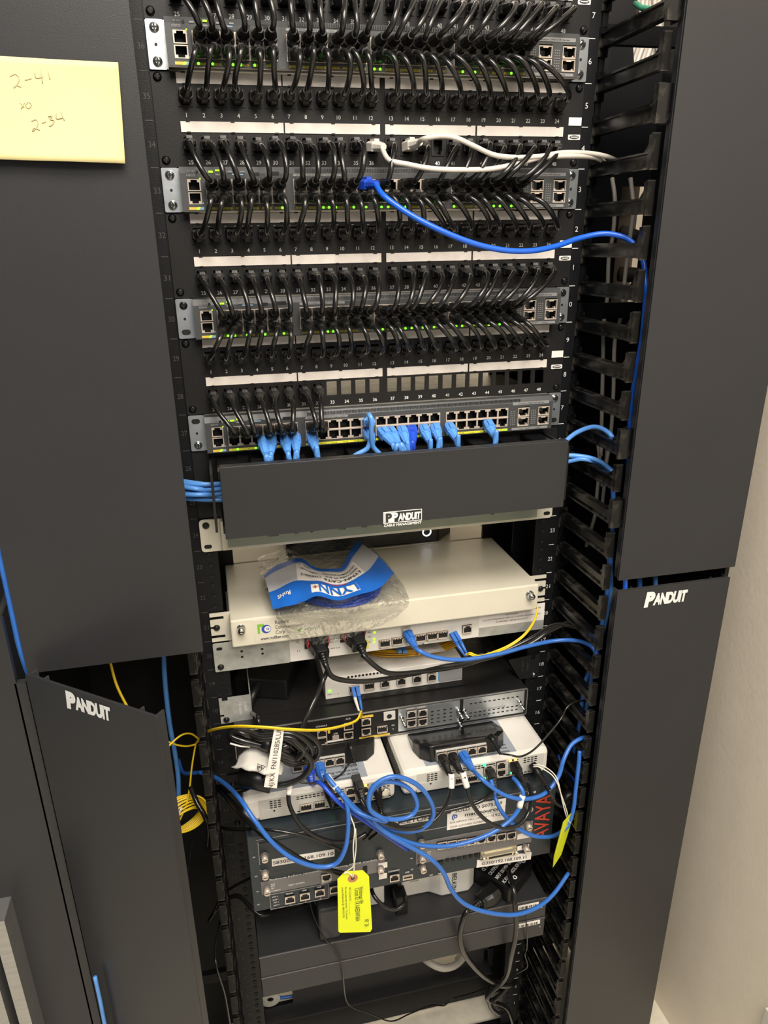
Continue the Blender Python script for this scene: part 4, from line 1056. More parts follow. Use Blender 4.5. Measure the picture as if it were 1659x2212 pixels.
gl(mb, [(552, 1808), (1140, 1716)], .0004); gl(mb, [(898, 1795), (1115, 1760)], .0004); mb.build('outline_print', 'ciscolight', gw)
def gmod(name, xa, xb, qz, h_, m):
    mb = MB(); a, b = gp(*xa), gp(*xb); z = gp(*qz).z; mb.box(a.x, b.x, YG - .0014, YG, z - h_ / 2, z + h_ / 2); return mb.build(name, m, gw, bevel=.0003)
for q in ((571, 1846), (572, 1883), (576, 1917), (820, 1840), (820, 1873), (909, 1817), (909, 1848), (911, 1870), (1139, 1738), (1138, 1778), (1133, 1827)):
    c_ = gp(*q); mb = MB(); mb.cyl((c_.x, YG - .001, c_.z), (0, -1, 0), .0055, .0055, .0015, 14, 1); mb.cyl((c_.x, YG - .0025, c_.z), (0, -1, 0), .0046, .0042, .0085, 14, 0); mb.box(c_.x - .003, c_.x + .003, YG - .0113, YG - .0109, c_.z - .0005, c_.z + .0005, 2)
    mb.build('thumbscrew', ['tan', 'modgrey', 'hole'], gw)
for k, q in enumerate(((626, 1940), (658, 1933), (690, 1925), (722, 1918), (851, 1893))): c_ = gp(*q); inst('port', PTU, gw, (c_.x, YG - .002, c_.z))
c_ = gp(704, 1890); inst('port', PTD, gw, (c_.x, YG - .0035, c_.z))
for i in range(8): c_ = gp(953 + i * 21.3, 1822 - i * 3.1); inst('port', PTD, gw, (c_.x, YG - .0030, c_.z), label='dark telephone socket' if i == 0 else None)
mb = MB(); a, b = gp(1042, 1848), gp(1108, 1834); zc = gp(1075, 1838).z
mb.prism([(a.x + .004, zc - .003), (b.x - .004, zc - .003), (b.x - .002, zc + .004), (a.x + .002, zc + .004)], YG - .010, YG - .001, 0); mb.box(a.x - .004, b.x + .004, YG - .003, YG - .001, zc - .006, zc + .006, 0); mb.box(a.x + .006, b.x - .006, YG - .0104, YG - .0098, zc - .0012, zc + .002, 1)
mb.cyl((a.x - .001, YG - .002, zc), (0, -1, 0), .0028, .0028, .010, 8, 0); mb.cyl((b.x + .001, YG - .002, zc), (0, -1, 0), .0028, .0028, .010, 8, 0)
mb.build('wide_connector', ['gold_metal', 'hole'], gw)
mb = MB()
for i in range(6): c_ = gp(966 + i * 12.5, 1855 - i * 1.9); mb.box(c_.x - .0025, c_.x + .0025, YG - .003, YG - .001, c_.z - .0025, c_.z + .0025)
c_ = gp(948, 1862); mb.box(c_.x - .006, c_.x + .006, YG - .003, YG - .001, c_.z - .003, c_.z + .003)
c_ = gp(788, 1876); mb.box(c_.x - .003, c_.x + .003, YG - .003, YG - .001, c_.z - .006, c_.z + .006); mb.build('small_socket', 'hole', gw)
c_ = gp(880, 1893); mb = MB(); mb.box(c_.x - .0075, c_.x + .0075, YG - .003, YG - .0005, c_.z - .0035, c_.z + .0035, 0); mb.box(c_.x - .006, c_.x + .006, YG - .0034, YG - .0028, c_.z - .0002, c_.z + .0022, 1); mb.build('usb_socket', ['tan', 'hole'], gw)
def sticker(name, q0, q1, h_, m='white', txt=(), tilt=0, Y=YG, parent=gw, lift=.0016, round_=0):
    """flat label: q0, q1 pixel midpoints of its short sides"""
    a, b = at(*q0, Y), at(*q1, Y); d = b - a; L = Vector((d.x, 0, d.z)).length; u = Vector((d.x, 0, d.z)).normalized(); v = Vector((-u.z, 0, u.x)); mb = MB()
    o = Vector((a.x, Y - lift, a.z)) - v * h_ / 2; mb.obox(o, u * L, (0, lift - .0002, 0), v * h_, 0); s = mb.build(name, m, parent)
    if txt:
        t = MB(); mats_ = []
        for (s_, fx, fz, sz, wd_, mk, al, bd) in txt:
            if mk not in mats_: mats_.append(mk)
            t.text(s_, Vector((a.x, Y - lift - .0003, a.z)) + u * L * fx + v * h_ * (fz - .5), sz, mats_.index(mk), u=u, v=v, width=wd_, align=al, bold=bd)
        t.build('print', mats_, s)
    return s
sticker('address_label', (587, 1862), (722, 1840), .0115, txt=[('S8300/192.168.109.10', .5, .52, .0078, .082, 'blackink', 'C', .01)], lift=.0022)
sticker('address_label', (1029, 1865), (1146, 1847), .0125, txt=[('G350/192.168.109.11', .5, .52, .0078, .070, 'blackink', 'C', .01)], lift=.0022)
sticker('site_label', (822, 1782), (925, 1765), .0095, txt=[('PRINCETON', .52, .52, .0082, .070, 'blackink', 'C', .01)])
sticker('service_label', (965, 1775), (1090, 1752), .028, txt=[('mac source', .60, .80, .0085, .052, 'blackink', 'C', .025), ('COMMUNICATIONS', .62, .62, .0036, .050, 'ciscolight', 'C', 0), ('FOR SERVICE CALL 1 800 943-1111', .42, .44, .0042, .064, 'blackink', 'C', 0), ('1928', .88, .42, .0075, .016, 'blackink', 'C', 0), ('YOUR CUSTOMER NUMBER IS', .36, .16, .0042, .054, 'blackink', 'C', 0), ('(', .10, .80, .0095, .0035, 'logoblue', 'C', .09), ('D', .145, .80, .0085, .0050, 'logoblue', 'C', .06)])
sticker('order_label', (974, 1752), (1092, 1731), .012, txt=[('SOLD TO 5075369', .5, .5, .0078, .070, 'blackink', 'C', .01)], lift=.0012)
t = MB(); a = gp(1177, 1814); b = gp(1172, 1723); t.text('AVAYA', (gp(1170, 1770).x, YG - .0006, gp(1170, 1765).z), .033, 0, u=(0, 0, 1), v=(-1, 0, 0), bold=.012, width=(b.z - a.z)); t.build('red_lettering', 'red', gw, label='red vertical lettering')
t = MB()
for q, s_, sz in (((1148, 1710), 'G350', .0055), ((548, 1850), 'V3', .0032), ((553, 1891), 'V2', .0032), ((556, 1924), 'V1', .0032), ((558, 1952), 'V7', .0032), ((888, 1852), 'V6', .0032), ((889, 1876), 'V5', .0032), ((704, 1904), 'SERVICES', .0032), ((640, 1907), 'SHUT DOWN', .0036),
                  ((589, 1908), 'ALM', .003), ((589, 1912), 'ACT', .003), ((589, 1917), 'TST', .003), ((591, 1922), 'OK TO REMOVE', .0026), ((850, 1879), 'CONSOLE', .0036), ((879, 1882), 'USB', .0036), ((594, 1935), 'ETR =', .003), ((595, 1941), 'ALM =', .003), ((596, 1947), 'TST =', .003), ((597, 1953), 'ACT =', .003),
                  ((625, 1928), 'TRUNK', .003), ((657, 1921), 'LINE', .003), ((689, 1914), 'LINE', .003), ((627, 1952), '1', .003), ((660, 1945), '2', .003), ((692, 1938), '3', .003), ((931, 1888), 'RST', .0032), ((949, 1885), 'ASB', .0032), ((926, 1838), 'ALM', .003), ((926, 1843), 'TST', .003), ((926, 1848), 'ACT', .003)):
    c_ = gp(*q); t.text(s_, (c_.x, YG - .0018, c_.z), sz, bold=.02)
a = gp(590, 1893); t.text('Remove before removing or inserting S8300 module', (gp(700, 1876).x, YG - .0020, gp(700, 1876).z), .0042, width=.150)
for i in range(8): c_ = gp(960 + i * 21.5, 1834 - i * 3.1); t.text(str(i + 1), (c_.x, YG - .0018, c_.z), .003)
t.build('panel_print', 'ink', gw)
mb = MB()
for q in ((817, 1875, 836, 1860), (818, 1898, 835, 1884), (1116, 1812, 1144, 1796), (1116, 1836, 1142, 1822)):
    a, b = gp(q[0], q[1]), gp(q[2], q[3]); mb.box(a.x, b.x, YG - .0018, YG - .001, a.z, b.z)
mb.build('white_sticker', 'white', gw)

# ------------------------------------------------------------------ things below the gateway
ZA = 10.08 * U
def server(z0, z1, label, qa, qb):
    t = thing('rack_device', label, 'rack unit', (0, .1, z0)); mb = MB(); mb.box(-.2205, .2190, -.132, .30, z0, z1); mb.build('housing', 'doorblack', t, bevel=.0008)
    a, b = at(*qa, -.1325), at(*qb, -.1325); mb = MB(); mb.box(a.x, b.x, -.1328, -.132, a.z - .004, a.z + .004, 0)
    for i in range(13): x = a.x + .002 + i * (b.x - a.x - .004) / 13; mb.box(x, x + .0006 + .0006 * (i % 3), -.1332, -.1328, a.z - .003, a.z + .001, 1)
    mb.build('barcode_sticker', ['white', 'blackink'], t)
    mb = MB(); mb.box(-.2205, .2190, -.1326, -.132, z1 - .0012, z1 - .0004); mb.build('edge_line', 'modgrey', t)
    c_ = at(1172, qa[1] + 18, -.1325); mb = MB(); mb.cyl((.212, -.132, z0 + .02), (0, -1, 0), .0008, .0008, .0004, 6); mb.build('status_light', 'white', t); return t
server(9.18 * U, ZA, 'upper of two plain black rack units near the bottom', (1119, 1962), (1163, 1956))
server(8.26 * U, 9.15 * U, 'lower of two plain black rack units near the bottom', (1119, 2001), (1166, 1994))
mb = MB(); xa, xb = .000, .118
mb.zprism([(xa, -.040), (xa + .002, -.082), (xa + .045, -.082), (xa + .062, -.094), (xb - .012, -.094), (xb, -.084), (xb, .05), (xa, .05)], ZA, ZA + .062)
bl = mb.build('white_router', 'boxwhite', bevel=.003); tag(bl, 'white plastic router half hidden under the gateway, with vertical black lettering', 'router')
t = MB(); t.text('BELKIN', (xb - .036, -.0950, ZA + .026), .0100, u=(0, 0, -1), v=(1, 0, 0), bold=.01, width=.034); t.text('POWER', (xa + .022, -.0826, ZA + .030), .004); t.build('lettering', 'blackink', bl)
mb = MB(); mb.box(-.052, -.026, -.085, -.02, ZA, ZA + .04); o = mb.build('small_adapter', 'boxwhite', bevel=.002); tag(o, 'small white adapter under the gateway, right behind the yellow tag', 'adapter')
mb = MB(); c_ = onz(678, 1965, ZA + .02); mb.cyl((-.118, -.060, ZA), (0, 0, 1), .013, .013, .05, 16); mb.v = [p_ for p_ in mb.v]; o = mb.build('white_barrel', 'boxwhite', bevel=.002); tag(o, 'short white barrel standing under the gateway, left of the yellow tag', 'adapter')
mb = MB(); c_ = onz(712, 2018, ZA); mb.box(c_.x - .016, c_.x + .016, -.128, -.100, ZA, ZA + .060); o = mb.build('upright_adapter', 'doorblack', bevel=.004); tag(o, 'dark grey upright plug adapter left of the yellow tag', 'adapter')
# big tilted adapter at the right
A0 = onz(1100, 1954, ZA); u_ = Vector((.80, .60, 0)); v_ = Vector((-.60, .80, 0)); hgt = .030
ba = thing('power_adapter', 'large black power adapter with white printed symbols, under the gateway at the right', 'power adapter', (A0.x + .03, A0.y + .05, ZA))
L1, L2 = .070, .052
mb = MB(); mb.zprism([((A0 + a * u_ + b * v_).x, (A0 + a * u_ + b * v_).y) for a, b in ((0, 0), (L1, 0), (L1, L2 * 2.6), (0, L2 * 2.6))], ZA, ZA + hgt); hs = mb.build('housing', 'plastic', ba, bevel=.003)
t = MB(); r_ = random.Random(3); tz = ZA + hgt + .0006
for i, s_ in enumerate(('AC ADAPTER  MODEL ADP-150', 'INPUT 100-240V~ 50-60Hz', 'OUTPUT 54V  2.8A', 'CE  FC  UL  N  PSE  RoHS', 'CAUTION INDOOR USE ONLY')):
    o_ = A0 + v_ * (.015 + i * .012) + u_ * .030; t.text(s_, (o_.x, o_.y, tz), .008, u=u_, v=v_, width=.052, bold=.02)
for a, b, rr_ in ((.012, .006, .004), (.024, .006, .0035), (.06, .012, .004), (.014, .085, .0035), (.05, .09, .004)):
    o_ = A0 + u_ * a + v_ * b; t.annulus((o_.x, o_.y, tz), (0, 0, 1), rr_ * .55, rr_, .0003, 12)
t.build('printed_symbols', 'ink', hs)
Pp = A0 + v_ * .006 + Vector((0, 0, .016)) - u_ * 0; 
ct = thing('power_cable', 'black cord looping down from the adapter at the lower right', 'power cord', Pp)
e = power_plug(ct, A0 + v_ * .024 + Vector((-.002, -.002, .016)), (-.85, -.35, -.12), tabs=False)
MB().tube(spline([e + Vector((.004, .002, 0)), e] + px([(1008, 1968, -.155), (994, 2015, -.155), (1003, 2060, -.15), (1040, 2105, -.13), (1078, 2128, -.11), (1105, 2128, -.10), (1112, 2120, -.08)]), 6), .0042, 8).build('cord', 'cable', ct)
cable('power_cable', 'black cord hanging from the top of the printed adapter and knotting below', [(1098, 1880, -.10), (1108, 1915, -.14), (1113, 1960, -.155), (1115, 2010, -.155), (1106, 2060, -.15), (1098, 2100, -.13), (1085, 2122, -.12), (1064, 2140, -.12), (1052, 2156, -.12), (1062, 2162, -.11), (1082, 2148, -.10), (1098, 2128, -.09)], .0040, 'cable', cat='power cord')
cable('power_cable', 'black cord tangled just above the pale floor strip', [(1078, 2118, -.10), (1062, 2132, -.11), (1056, 2150, -.11), (1060, 2175, -.10), (1078, 2190, -.09), (1086, 2182, -.08), (1072, 2172, -.09), (1064, 2165, -.10), (1092, 2176, -.08), (1104, 2200, -.06), (1112, 2230, -.06)], .0038, 'cable', cat='power cord')
cable('thin_wire', 'thin black wire kinked beside the two rack units at the lower right', [(1138, 1958, -.14), (1136, 1985, -.142), (1139, 2020, -.142), (1138, 2050, -.13), (1134, 2062, -.13), (1140, 2085, -.12), (1132, 2095, -.11), (1105, 2107, -.09)], .0011, 'cable', n=6)
cable('thin_wire', 'long thin black wire sagging in front of the two rack units', [(668, 1944, -.11), (678, 1980, -.12), (700, 2025, -.136), (722, 2050, -.138), (738, 2085, -.140), (742, 2120, -.135), (748, 2160, -.11), (765, 2178, -.08), (800, 2190, -.05), (845, 2206, -.02), (885, 2190, -.0), (930, 2172, .02), (960, 2172, .03), (975, 2158, .03), (1010, 2148, .04), (1058, 2132, .05)], .0012, 'cable', n=6)

# ------------------------------------------------------------------ blue cables in the lowest switch
LB = 'light blue cable plugged into the lowest switch, '
sky = [((568, 944), (575, 985), (580, 1012), 'leftmost of all the light blue plugs', 'sky'), ((588, 944), (582, 985), (574, 1012), 'second from the left', 'sky'), ((617, 942), (623, 980), (630, 1008), 'third from the left', 'sky'), ((640, 940), (640, 975), (634, 1008), 'fourth from the left', 'sky'), ((676, 938), (684, 965), (690, 1003), 'single one left of the looped pair', 'sky'),
       ((830, 935), (860, 962), (890, 992), 'palest plug of the crowded right group', 'sky'), ((848, 932), (868, 960), (888, 990), 'second of the crowded right group', 'sky'), ((874, 928), (880, 955), (886, 990), 'third of the crowded right group', 'sky'), ((895, 926), (890, 955), (880, 985), 'darkest blue of the crowded right group', 'royal'),
       ((921, 922), (930, 950), (930, 978), 'left one of the pair near its middle', 'sky'), ((946, 920), (950, 945), (942, 975), 'right one of the pair near its middle', 'sky'), ((977, 918), (990, 940), (990, 975), 'second from the right', 'sky'), ((1062, 910), (1072, 930), (1066, 970), 'rightmost of all the light blue plugs', 'sky')]
for q, m_, e_, d_, k in sky:
    P = at(*q, -.0235 - .012); P = Vector((P.x, -.0235, 26 * U + ZB * U)); M1, E1 = at(*m_, -.056), at(*e_, -.055); E1.z = min(E1.z, 25.4 * U)
    t = thing('patch_cable', LB + d_, 'cable', P, 'light blue patch cables'); dd = (Vector(((M1.x - P.x) * .7, -.030, -.012))).normalized()
    inst('plug', PLUG[k], t, P, aim(dd)); s0 = P + dd * .027
    MB().tube(spline([s0 - dd * .004, s0, s0 + dd * .008 + Vector((0, 0, -.004)), M1, E1, E1 + Vector((0, .01, -.02))], 6), .0030, 8).build('cord', k if k == 'royal' else 'sky', t)
for x_, s_, e_ in ((795, -1, (760, 992)), (790, 1, (825, 990))):
    P = Vector((SCOL[11] + (.0 if s_ > 0 else .0), -.0235, 26 * U + (ZT if s_ > 0 else ZB) * U))
    t = thing('patch_cable', 'light blue cable of the looped pair in the lowest switch, ' + ('arching up before it drops' if s_ > 0 else 'bending down to the left'), 'cable', P, 'light blue patch cables')
    d0 = Vector((0, -1, .25 if s_ > 0 else -.2)).normalized(); inst('plug', PLUG['sky'], t, P, aim(d0)); s0 = P + d0 * .027
    path = [s0 - d0 * .004, s0] + (px([(797, 896, -.064), (803, 908, -.070), (802, 935, -.066), (806, 965, -.06)]) if s_ > 0 else px([(801, 950, -.058), (792, 970, -.058)])) + [at(*e_, -.056), at(*e_, -.056) + Vector((.002, .01, -.03))]
    MB().tube(spline(path, 6), .0031, 8).build('cord', 'sky', t)
for i, (a_, b_, c2_) in enumerate(((1040, 1050, 0), (1046, 1045, 1), (1052, 1062, 2), (1058, 1056, 3), (1064, 1072, 4), (1070, 1066, 5), (1077, 1080, 6))):
    cable('patch_cable', ('topmost', 'second from top', 'third from top', 'middle', 'third from bottom', 'second from bottom', 'lowest')[i] + ' light blue cable bundled at the left of the black cover', [(385, a_ - 2, -.02 - .004 * (i % 3)), (420, (a_ * 2 + b_) / 3, -.032 - .005 * (i % 3)), (455, (a_ + 2 * b_) / 3 + 1, -.036 - .004 * (i % 2)), (482, b_, -.036), (500, b_ + 2, -.034)], .0030, 'sky', group='light blue cables leaving at the left')
cable('patch_cable', 'light blue cable arching from the cover to the right fingers, topmost of three', [(1205, 975, -.05), (1215, 960, -.052), (1245, 935, -.055), (1285, 922, -.07), (1318, 938, -.098), (1325, 965, -.10)], .0030, 'sky')
cable('patch_cable', 'light blue cable leaving the cover at its right end, thick middle one', [(1205, 988, -.05), (1232, 984, -.055), (1270, 988, -.065), (1300, 999, -.08), (1325, 1020, -.10)], .0030, 'sky')
cable('patch_cable', 'light blue cable leaving the cover at its right end, lowest of three', [(1205, 1003, -.05), (1232, 996, -.055), (1262, 992, -.065), (1300, 1005, -.07), (1315, 1030, -.085)], .0028, 'sky')

# long bright blue cable
P = Vector((SCOL[11], -.0235, 32 * U + ZT * U)); t = thing('patch_cable', 'long bright blue cable from the second switch sagging right into the fingers', 'cable', P)
d0 = Vector((.35, -1, -.05)).normalized(); inst('plug', PLUG['royal'], t, P, aim(d0)); s0 = P + d0 * .026
path = [s0 - d0 * .004, s0] + px([(830, 424, -.070), (885, 463, -.082), (950, 497, -.090), (1020, 525, -.092), (1085, 540, -.090), (1145, 542, -.085), (1200, 532, -.075), (1250, 515, -.068), (1300, 505, -.070), (1340, 510, -.080), (1368, 526, -.088)]) + [onx(1388, 560, .281), onx(1394, 600, .2815), onx(1395, 640, .281), onx(1388, 720, .2815), onx(1382, 760, .281), onx(1370, 830, .2805), onx(1362, 890, .2805), onx(1360, 960, .281), onx(1356, 1040, .282), onx(1356, 1120, .284), onx(1352, 1200, .286), onx(1350, 1290, .29)]
MB().tube(spline(path, 6), .0031, 10).build('cord', 'bright', t)
# white cables in the second panel
for sx, n_, path in ((0, 36, [(818, 328, -.040), (840, 345, -.055), (880, 355, -.062), (930, 364, -.066), (990, 367, -.066), (1060, 365, -.062), (1120, 353, -.055), (1170, 341, -.050), (1230, 337, -.045), (1285, 340, -.035), (1308, 352, -.020)]),
                     (1, 38, [(892, 312, -.040), (915, 300, -.055), (950, 294, -.062), (985, 298, -.066), (1025, 316, -.066), (1065, 334, -.062), (1110, 340, -.058), (1165, 338, -.052), (1215, 330, -.045), (1270, 331, -.040), (1310, 338, -.035), (1338, 350, -.02)])):
    i = n_ - 25; P = Vector((COLX[i], -.0047, 35 * U - 1.515 * U)); t = thing('patch_cable', 'white cable from port %d of the second panel, %s' % (n_, 'sagging low across the black cables' if sx == 0 else 'arching over the other white cable'), 'cable', P)
    P1 = at(*path[0]); d0 = Vector((.25, -1, -.12 if sx == 0 else .05)).normalized(); inst('plug', PLUG['white'], t, P, aim(d0)); s0 = P + d0 * .024
    MB().tube(spline([s0 - d0 * .004, s0] + px(path[1:]), 6), .0027, 8).build('cord', 'whitecable', t)
# white cables inside the right manager
for k, pts in enumerate(([(1322, 385), (1328, 430), (1325, 500), (1315, 560), (1312, 640), (1304, 700), (1302, 800), (1300, 900), (1298, 985)], [(1362, 385), (1368, 450), (1360, 520), (1350, 600), (1342, 680), (1328, 740), (1325, 850), (1318, 950), (1300, 1050)],
                         [(1292, 960), (1296, 1010), (1290, 1060), (1286, 1110), (1272, 1160), (1262, 1200)], [(1312, 960), (1306, 1040), (1300, 1100)])):
    cable('network_cable', ['white cable running down inside the right manager, nearer the rack', 'white cable running down inside the right manager, nearer the door', 'white cable low inside the right manager beside the horizontal manager', 'short grey-white cable end inside the right manager'][k], [onx(a, b, .335 + .01 * k) for a, b in pts], .0028, 'whitecable')
for i in range(9):
    x = 1366 + i * 9; cable('network_cable', ('leftmost', 'second from left', 'third from left', 'fourth from left', 'middle', 'fourth from right', 'third from right', 'second from right', 'rightmost')[i] + ' white cable in the bundle top right', [at(x + 26, -40, .17), at(x + 20, 20, .17 + .004 * (i % 2)), at(x + 10, 80, .17), at(x - 8, 135, .17 + .004 * (i % 2)), at(x - 36, 200, .17)] if i < 7 else [at(x - 16, -40, .163), at(x - 14, 40, .163), at(x - 8, 100, .163), at(x - 2, 180, .163)], .0030, 'whitecable', group='white cables in the bundle behind the right fingers')
mb = MB(); c_ = onx(1402, 14, .363); mb.tube([onx(1372, 8, .362), onx(1388, 18, .358), onx(1405, 20, .358), onx(1430, 14, .362)], .0035, 8); tag(mb.build('cable_tie', 'green_velcro'), 'green wrap around the white cables at the top right', 'cable tie')
mb = MB(); a = onx(1392, 560, .40); mb.box(.34, .445, .19, .20, 28.2 * U, 38 * U); mb.tube([onx(1338, 592, .36), onx(1400, 596, .40)], .010, 12); mb.tube([onx(1340, 500, .37), onx(1400, 520, .41)], .009, 12); tag(mb.build('brown_conduit', 'brown'), 'brown board and conduit seen through the right fingers', 'conduit')

# ------------------------------------------------------------------ lower blue cables
cable('patch_cable', 'blue cable with a white flag dropping from the right terminal and looping twice', [(1108, 1680, -.130), (1120, 1694, -.145), (1130, 1715, -.155), (1122, 1745, -.16), (1098, 1775, -.165), (1050, 1805, -.17), (980, 1826, -.17), (910, 1826, -.17), (850, 1806, -.172), (812, 1778, -.175), (797, 1745, -.175), (803, 1710, -.175), (830, 1690, -.175), (862, 1692, -.175), (890, 1710, -.175), (901, 1740, -.175), (888, 1762, -.178), (858, 1770, -.18), (825, 1768, -.182)], .0030, 'blue')
cable('patch_cable', 'blue cable making the large outer loop in front of the gateway', [(735, 1712, -.16), (770, 1752, -.17), (808, 1768, -.182), (835, 1773, -.186), (800, 1750, -.185), (800, 1710, -.182), (825, 1685, -.18), (860, 1678, -.18), (905, 1698, -.178), (932, 1735, -.176), (935, 1765, -.174), (918, 1786, -.172), (890, 1796, -.170), (850, 1793, -.168), (815, 1778, -.165)], .0030, 'blue')
cable('patch_cable', 'blue cable hanging in a low curve left of the right yellow tag', [(1060, 1684, -.128), (1066, 1704, -.136), (1074, 1735, -.150), (1092, 1764, -.155), (1120, 1790, -.158), (1155, 1806, -.158), (1195, 1806, -.152), (1225, 1785, -.14), (1238, 1750, -.135), (1243, 1710, -.13), (1250, 1650, -.125), (1252, 1622, -.12)], .0030, 'blue')
cable('patch_cable', 'blue cable from the left edge sagging past the address label up to the left modem', [(430, 1668, -.02), (462, 1678, -.04), (492, 1698, -.08), (520, 1728, -.13), (550, 1772, -.155), (590, 1822, -.165), (635, 1856, -.17), (685, 1872, -.17), (725, 1866, -.17), (745, 1835, -.17), (752, 1790, -.168), (750, 1740, -.165), (735, 1712, -.155), (715, 1690, -.14), (706, 1672, -.13)], .0031, 'blue')
cable('patch_cable', 'light blue cable hanging straight behind the open left door', [at(352, 1400, .02), at(357, 1480, .02), at(366, 1560, .02), at(380, 1640, .02), at(386, 1700, .02), at(384, 1800, .02), at(382, 1900, .02)], .0036, 'sky')
cable('patch_cable', 'blue cable crossing behind the left fingers towards the gateway', [(385, 1640, .05), (395, 1668, .03), (415, 1670, .0), (440, 1668, -.02)], .0030, 'blue')
cable('patch_cable', 'blue cable against the outer edge of the upper left door', [Vector((-.4405, -.128, 1.30)), Vector((-.4405, -.128, 1.18)), Vector((-.4400, -.130, 1.06)), Vector((-.4395, -.132, .98)), Vector((-.437, -.12, .92))], .0036, 'blue')
cable('patch_cable', 'blue cable peeping out below the open left door', [at(205, 2110, -.18), at(216, 2160, -.18), at(226, 2212, -.18), at(236, 2260, -.18)], .0026, 'sky')
for k, (a, b) in enumerate(((1322, .30), (1384, .33), (1418, .36))):
    cable('patch_cable', 'blue cable between the two right doors, ' + ('nearest the rack', 'in the middle', 'nearest the wall')[k], [onx(a - 10, 1180, b), onx(a - 2, 1260, b), onx(a - 14, 1340, b), onx(a - 40, 1440, b), onx(a - 60, 1560, b)], .0032, ('sky', 'blue', 'sky')[k])
cable('patch_cable', 'blue cable winding down behind the middle right fingers', [onx(1322, 1020, .275), onx(1325, 1100, .275), onx(1320, 1200, .278), onx(1310, 1290, .278), onx(1290, 1400, .278), onx(1262, 1480, .28), onx(1252, 1560, .28), onx(1235, 1640, .28)], .0032, 'blue')
cable('patch_cable', 'blue cable bowing behind the fingers right of the glossy modem', [onx(1206, 1630, .275), onx(1213, 1655, .274), onx(1230, 1675, .273), onx(1244, 1690, .272)], .0028, 'royal')

# white flags on cables
def flag(name, label, pts, w_, m='white', n=10, txt=None, cat='cable flag'):
    mb = MB(); S = spline(px(pts), 4); mb.tube(S, w_, n); return tag(mb.build(name, m), label, cat)
flag('cable_flag', 'white tape sleeve on the left black cable from the right modem', [(975, 1672, -.1455), (975, 1688, -.150), (975, 1702, -.1535)], .0042)
flag('cable_flag', 'white tape sleeve on the right black cable from the right modem', [(1000, 1668, -.1455), (1004, 1685, -.150), (1009, 1700, -.1535)], .0042)
flag('cable_flag', 'white tape sleeve on the blue cable below the left modem', [(707, 1676, -.131), (716, 1690, -.1415), (727, 1703, -.151)], .0042)
flag('cable_flag', 'white tape sleeve with black digits on the blue cable near the red lettering', [(1129, 1718, -.156), (1122, 1744, -.16)], .0042)
flag('cable_flag', 'white tape sleeve on the black cable at the left terminal', [(626, 1690, -.128), (624, 1716, -.134)], .0040)

# black data cables of the lower gear
def plugged(label, P, d0, path, mk='cable', plug='black', r=.0028):
    P = Vector(P); d0 = Vector(d0).normalized(); t = thing('patch_cable', label, 'cable', P); inst('plug', PLUG[plug], t, P, aim(d0)); s0 = P + d0 * .027
    MB().tube(spline([s0 - d0 * .004, s0] + px(path), 6), r, 8).build('cord', mk, t); return t
pR = lambda i: (mRx + stR * (i + .5), Ym - .003, zmR)
plugged('blue cable from the glossy modem drooping and rising to the right fingers', pR(2), (.30, -1, -.42), [(1042, 1684, -.148), (1085, 1715, -.155), (1130, 1726, -.158), (1175, 1715, -.15), (1205, 1680, -.14), (1218, 1640, -.13), (1235, 1608, -.12), (1258, 1594, -.115), (1268, 1594, -.10)], 'blue', 'blue', .0030)
pL = lambda i: (mLx + stL * (i + .5), -.075, zmL)
plugged('blue cable falling from the left modem and sweeping far down to the right', pL(2), (.12, -1, -.45), [(704, 1676, -.132), (725, 1700, -.15), (770, 1748, -.165), (830, 1796, -.175), (880, 1826, -.178), (930, 1855, -.18), (958, 1885, -.18), (975, 1922, -.18), (1003, 1952, -.18), (1050, 1970, -.18), (1110, 1976, -.175), (1160, 1960, -.165), (1195, 1932, -.15), (1228, 1886, -.13)], 'blue', 'blue', .0031)
plugged('darker blue cable slanting from the left modem behind the other blue one', pL(1), (.05, -1, -.45), [(692, 1692, -.13), (730, 1732, -.15), (775, 1765, -.152), (830, 1802, -.155), (880, 1836, -.15)], 'royal', 'royal', .0029)
plugged('blue cable from the telecom unit sweeping right above the shelf', at(879, 1366, YT2 - .002), (.25, -1, -.5), [(902, 1404, -.056), (940, 1420, -.062), (1000, 1425, -.064), (1080, 1412, -.062), (1140, 1396, -.058), (1200, 1384, -.056), (1245, 1384, -.07), (1275, 1395, -.09), (1290, 1415, -.10)], 'blue', 'blue', .0030)
plugged('black cable in the first socket of the glossy modem, looping left over the gateway', pR(0), (.1, -1, -.35), [(975, 1675, -.146), (975, 1700, -.153), (966, 1735, -.16), (940, 1770, -.168), (905, 1788, -.172), (865, 1790, -.175), (825, 1776, -.178), (795, 1750, -.175), (778, 1725, -.165)])
plugged('black cable in the second socket of the glossy modem, looping right over the gateway', pR(1), (.12, -1, -.35), [(1000, 1670, -.146), (1010, 1704, -.154), (1022, 1740, -.16), (1050, 1772, -.166), (1085, 1788, -.168), (1120, 1782, -.165), (1142, 1755, -.155), (1147, 1715, -.145), (1138, 1682, -.135)])
c_ = at(1058, 1666, YW - .004); plugged('black cable in the socket with green light on the right terminal', c_, (.0, -1, -.5), [(1068, 1706, -.140), (1040, 1730, -.142), (980, 1748, -.142), (900, 1765, -.142), (860, 1775, -.14)], r=.0026)
c_ = at(1110, 1650, YW - .004); plugged('black cable in the amber-lit socket of the right terminal', c_, (.1, -1, -.3), [(1143, 1690, -.140), (1149, 1720, -.148), (1144, 1752, -.154)], r=.0026)
c_ = at(708, 1700, YW - .004); plugged('black cable in the green-lit socket of the left terminal', c_, (.1, -1, -.5), [(745, 1742, -.145), (790, 1770, -.15), (815, 1775, -.15), (800, 1800, -.148), (786, 1812, -.14)], r=.0026)
